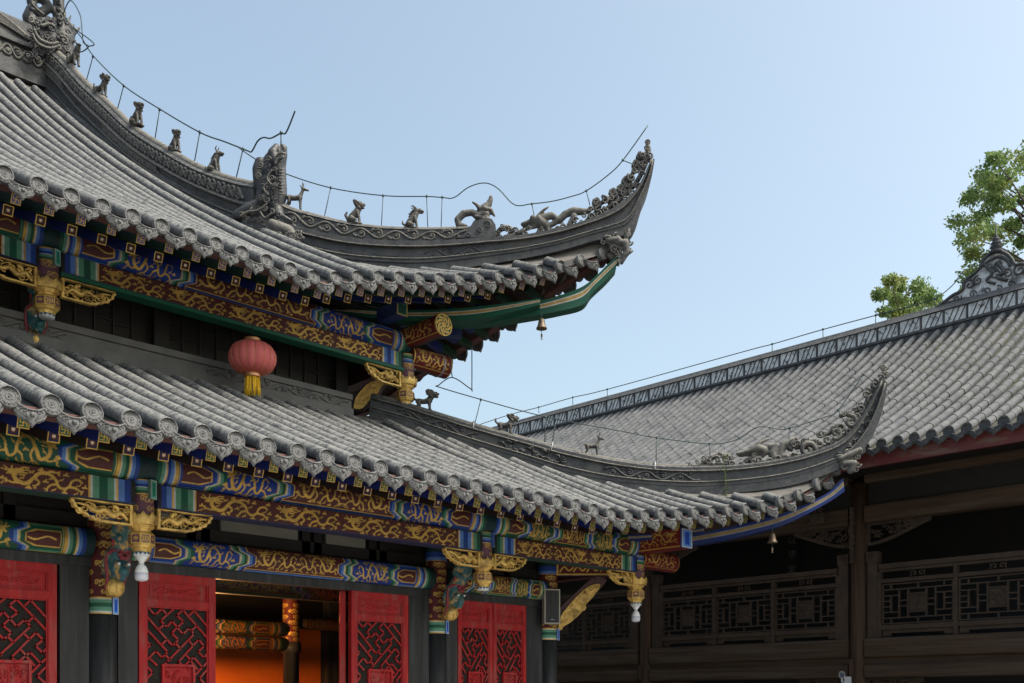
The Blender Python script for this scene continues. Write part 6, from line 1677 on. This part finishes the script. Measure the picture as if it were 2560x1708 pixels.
def gal_bracket(y, sg, z, L, H, seed):
    rg = np.random.default_rng(seed); mb = MB()
    def P(a, b, o=0.): return np.array([GX - o, y + sg * a * L, z + ZW - b * H])
    low = [(0, 1), (.12, .97), (.3, .86), (.5, .66), (.7, .42), (.88, .2), (1, .08)]
    for p, q in zip(low[:-1], low[1:]): mb.bar(P(*p), P(*q), .05, .022, up=(1, 0, 0))
    mb.bar(P(0, 0), P(1, 0.02), .05, .03, up=(1, 0, 0)); mb.bar(P(.012, 0), P(.012, 1), .05, .024, up=(1, 0, 0))
    for k in range(26):
        a = rg.uniform(.05, .85); b = rg.uniform(.08, .93 - a * .85); mb.tube(spiral(P(a, b, .01), YV, np.array([0, 0, 1.]), rg.uniform(.03, .055), rg.uniform(.7, 1.3), rg.uniform(0, 6)), [.014, .008], 5)
    for k in range(12):
        a = rg.uniform(.05, .7); b = rg.uniform(.1, .8 - a * .7); q = rg.uniform(0, 6.3); mb.tube(smooth_path([P(a, b, .01), P(a + .05 * math.cos(q), b + .15 * math.sin(q), .03), P(a + .1 * math.cos(q + .5), b + .25 * math.sin(q + .5), .01)]), [.016, .006], 5)
    mb.build("carved_bracket", M_RAIL, gal)
for i, y in enumerate(posts):
    for sg in (-1, 1):
        gal_bracket(y + sg * .135, sg, 2.59, .95, .30, 60 + i * 2 + (sg > 0)); gal_bracket(y + sg * .135, sg, .315, .85, .26, 80 + i * 2 + (sg > 0))
for y in posts[1:3]:      # carved strip down the outer face of each post, small carved beam end beside it
    mb = MB()
    for k in range(9): mb.tube(spiral((GX - .145, y + .04 + .02 * (k % 2), 2.08 + .085 * k + ZW), YV * (1 if k % 2 else -1), np.array([0, 0, 1.]), .04, 1.1, k), [.018, .010], 5)
    mb.bar((GX - .13, y + .05, 2.02 + ZW), (GX - .13, y + .05, 2.85 + ZW), .05, .05, up=(1, 0, 0)); mb.build("carved_strip", M_RAIL, gal)
    mb = MB(); mb.box(GX - .30, GX - .11, y + .42, y + .60, 2.66 + ZW, 2.80 + ZW)
    for k in range(5): capsule(mb, (GX - .32, y + .43 + .04 * k, 2.66 + ZW), .03, (GX - .31, y + .43 + .04 * k, 2.78 + ZW), .026, 8)
    for s_ in (-1, 1): mb.tube(spiral((GX - .32, y + .51 + s_ * .05, 2.83 + ZW), YV * s_, np.array([0, 0, 1.]), .04, 1, 0), .013, 5)
    mb.build("carved_beam_end", M_RAIL, gal)
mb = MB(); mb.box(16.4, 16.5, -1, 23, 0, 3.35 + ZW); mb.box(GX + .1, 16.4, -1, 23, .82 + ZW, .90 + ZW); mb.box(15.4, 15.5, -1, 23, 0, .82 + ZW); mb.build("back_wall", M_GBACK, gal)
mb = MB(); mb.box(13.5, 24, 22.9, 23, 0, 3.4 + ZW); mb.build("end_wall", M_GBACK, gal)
# ridge conductor on the gallery
Z7 = zm(1860, 700, 3.267); oR = lambda u, v: onX(u, v, 18.85)
conductor("thin conductor wire on short rods along the whole ridge of the side gallery", [[oR(*Z6(*p)) for p in ((1125, 950), (1400, 860), (1635, 800), (1920, 718), (2210, 650))] + [oR(*Z7(*p)) for p in ((0, 585), (230, 525), (645, 405), (1075, 290), (1400, 205), (1560, 155))], [oR(*Z7(*p)) for p in ((1560, 155), (1640, 100), (1725, 20), (1780, -60))]],
          [(oR(*Z6(*a)), oR(*Z6(a[0], b))) for a, b in (((1125, 950), 985), ((1400, 860), 930), ((1635, 800), 850), ((1920, 718), 780), ((2210, 650), 712))] + [(oR(*Z7(*a)), oR(*Z7(a[0], b))) for a, b in (((230, 525), 600), ((645, 405), 480), ((1075, 290), 365), ((1560, 155), 210))], .010)
# vertical calligraphy board on the dark back wall of the gallery
M_CALL = mat("pale_ink", (.16, .16, .16), None, rough=.8)
cb = thing("calligraphy_board", "dark upright board with faint pale characters deep inside the side gallery", "sign board", (16.33, 9.72, 2.05 + ZW))
mb = MB(); mb.box(16.34, 16.39, 9.60, 9.84, 2.05 + ZW, 3.0 + ZW); mb.build("board", M_GBACK, cb)
fc = bpy.data.curves.new("txt", 'FONT'); fc.size = .16; fc.extrude = .004; fc.align_x = 'CENTER'
dgx = None
for ch, z in (("以", 2.75), ("学", 2.50), ("堂", 2.24)):
    fc.body = ch; to = bpy.data.objects.new("t", fc); COL.objects.link(to)
    dgx = bpy.context.evaluated_depsgraph_get(); me = bpy.data.meshes.new_from_object(to.evaluated_get(dgx)); bpy.data.objects.remove(to)
    me.transform(Matrix(((0, 0, -1, 16.334), (-1, 0, 0, 9.72), (0, 1, 0, z + ZW), (0, 0, 0, 1)))); me.name = "character"; me.materials.clear(); me.materials.append(M_CALL)
    o = link("character", me, cb, (0, 0, 0)); o.location = -Vector(WL[cb.name])
# security camera at the foot of the near gallery post
c = onX(2105, 1689, 14.05)
sc_ = thing("security_camera", "small white security camera with a hooded lens below the gallery post", "camera", c + np.array([0, 0, -.1]))
M_CAMW = mat("camera_white", (.55, .56, .58), None, rough=.4)
f = nrm((-1, -.55, -.12)); s_ = nrm(np.cross(f, (0, 0, 1))); u_ = np.cross(s_, f)
mb = MB(); mb.lathe([(.03, -.16), (.042, -.15), (.044, .0), (.04, .004)], c, 16, X=s_, Y=u_, Z=f); mb.build("camera_body", M_CAMW, sc_)
mb = MB(); mb.lathe([(.036, .0045), (.034, .008), (.018, .010), (.016, .004)], c, 16, X=s_, Y=u_, Z=f); mb.build("lens_window", mat("lens_blue", (.05, .07, .12), None, rough=.15), sc_)
mb = MB(); G = np.array([[c + f * q + s_ * .052 * math.sin(t) + u_ * .052 * math.cos(t) for t in np.linspace(-1.3, 1.3, 12)] for q in (-.14, .04)]); mb.grid(G, 0, True); mb.grid(G + u_ * .004, 0, True); mb.build("sun_hood", M_CAMW, sc_)
mb = MB(); mb.tube(smooth_path([c - f * .08 - u_ * .04, c - f * .1 - u_ * .10, c - f * .16 - u_ * .11 - s_ * .02, (14.38, 7.66, c[2] - .10)]), .014, 7); mb.obox((14.39, 7.62, c[2] - .07), (.03, 0, 0), (0, .05, 0), (0, 0, .06)); mb.build("mount_arm", M_CAMW, sc_)

# ------------------------------------------------------------------ trees behind the gallery
def leaf_mat(name, a, b, c):
    m = mat(name, a, b, 1.3, .55, 0, c3=c, sc3=.8)
    t = m.node_tree; N = t.nodes; L = t.links; bs = N["Principled BSDF"]; out = [n for n in N if n.type == 'OUTPUT_MATERIAL'][0]
    tr = N.new("ShaderNodeBsdfTranslucent"); mx = N.new("ShaderNodeMixShader"); mx.inputs[0].default_value = .35
    src = bs.inputs["Base Color"].links[0].from_socket
    L.new(src, tr.inputs[0]); L.new(bs.outputs[0], mx.inputs[1]); L.new(tr.outputs[0], mx.inputs[2]); L.new(mx.outputs[0], out.inputs[0])
    return m
M_LEAF = leaf_mat("camphor_leaf", (.12, .20, .055), (.17, .25, .07), (.24, .26, .065))
M_BARK = mat("bark", (.05, .04, .032), (.08, .065, .05), 6, .9, .5, 30)
def tree(label, clumps, dist, rpx, nleaf, lsz, foot_u):
    pt = lambda u, v, dd=0.: fin((dist + dd), ray(u, v))
    foot = pt(foot_u, 1700); foot[2] = 0
    t = thing("tree", label, "tree", foot)
    rg = np.random.default_rng(int(foot_u)); mb = MB(); tb = MB()
    mpp = dist / FOC
    cs_ = []
    top = max(pt(u, v)[2] for u, v in clumps); low = min(pt(u, v)[2] for u, v in clumps)
    ax = [foot, foot + (0.1, .1, low * .5), foot * [1, 1, 0] + np.array([-.1, .15, low + (top - low) * .3]), np.array([foot[0], foot[1], low + (top - low) * .75])]
    ax = smooth_path(ax, 6); tb.tube(ax, [.28, .2, .12, .06, .02], 9)
    for u, v in clumps:
        for q in range(2):
            c = pt(u + rg.normal() * rpx * .35, v + rg.normal() * rpx * .35, rg.uniform(-2.2, 2.2)); r_ = rpx * mpp * rg.uniform(.6, 1.05); cs_.append((c, r_))
            if q == 0:
                k = int(np.argmin([abs(a[2] - (c[2] - 1.0)) for a in ax])); a = ax[k]
                tb.tube(smooth_path([a, a * .55 + c * .45 + (0, 0, .15), c]), [.04, .022, .008], 5)
    V = []; F = []
    for c, r_ in cs_:
        n = int(nleaf * rg.uniform(.6, 1.2))
        d = rg.normal(size=(n, 3)); d /= np.linalg.norm(d, axis=1)[:, None]
        P = c + d * (r_ * rg.uniform(.15, 1, n) ** .6)[:, None] * np.array([1.1, 1.1, .8])
        P += rg.normal(size=P.shape) * r_ * .12
        ax1 = rg.normal(size=(n, 3)) + np.array([0, 0, -.5]); ax1 /= np.linalg.norm(ax1, axis=1)[:, None]
        nn = rg.normal(size=(n, 3)) + d * .6 + np.array([0, 0, .6]); s1_ = np.cross(ax1, nn); s1_ /= np.linalg.norm(s1_, axis=1)[:, None]
        L_ = lsz * rg.uniform(.7, 1.25, n)[:, None]
        for i, q in enumerate(np.stack([P, P + ax1 * L_ * .5 + s1_ * L_ * .27, P + ax1 * L_, P + ax1 * L_ * .5 - s1_ * L_ * .27], 1)):
            b = len(F) * 4; V.append(q); F.append((b, b + 1, b + 2, b + 3))
    mb.add(np.concatenate(V), F); mb.build("crown", M_LEAF, t); tb.build("trunk", M_BARK, t)
cl = [(2490, 395), (2480, 425), (2560, 385), (2545, 430), (2500, 470), (2460, 450), (2560, 480), (2430, 490), (2520, 520), (2465, 530), (2590, 540), (2410, 560), (2450, 575), (2500, 580), (2550, 600), (2415, 600), (2430, 640), (2480, 640), (2530, 650), (2590, 640), (2440, 690), (2432, 705), (2500, 710), (2560, 710), (2450, 745), (2620, 420), (2640, 500), (2650, 600), (2640, 700), (2700, 550), (2720, 680), (2560, 780), (2480, 790), (2640, 800), (2600, 360), (2530, 560), (2470, 490)]
tree("tall leafy tree rising behind the white ridge ornament at the right edge", cl, 31, 28, 210, .13, 2600)
cl2 = [(2225, 705), (2215, 735), (2255, 715), (2245, 745), (2285, 740), (2225, 770), (2265, 770), (2300, 760), (2320, 735), (2335, 760), (2245, 800), (2290, 800), (2330, 790), (2300, 715), (2260, 840), (2310, 840), (2200, 730)]
tree("small tree crown showing above the middle of the gallery ridge", cl2, 36, 23, 260, .13, 2275)
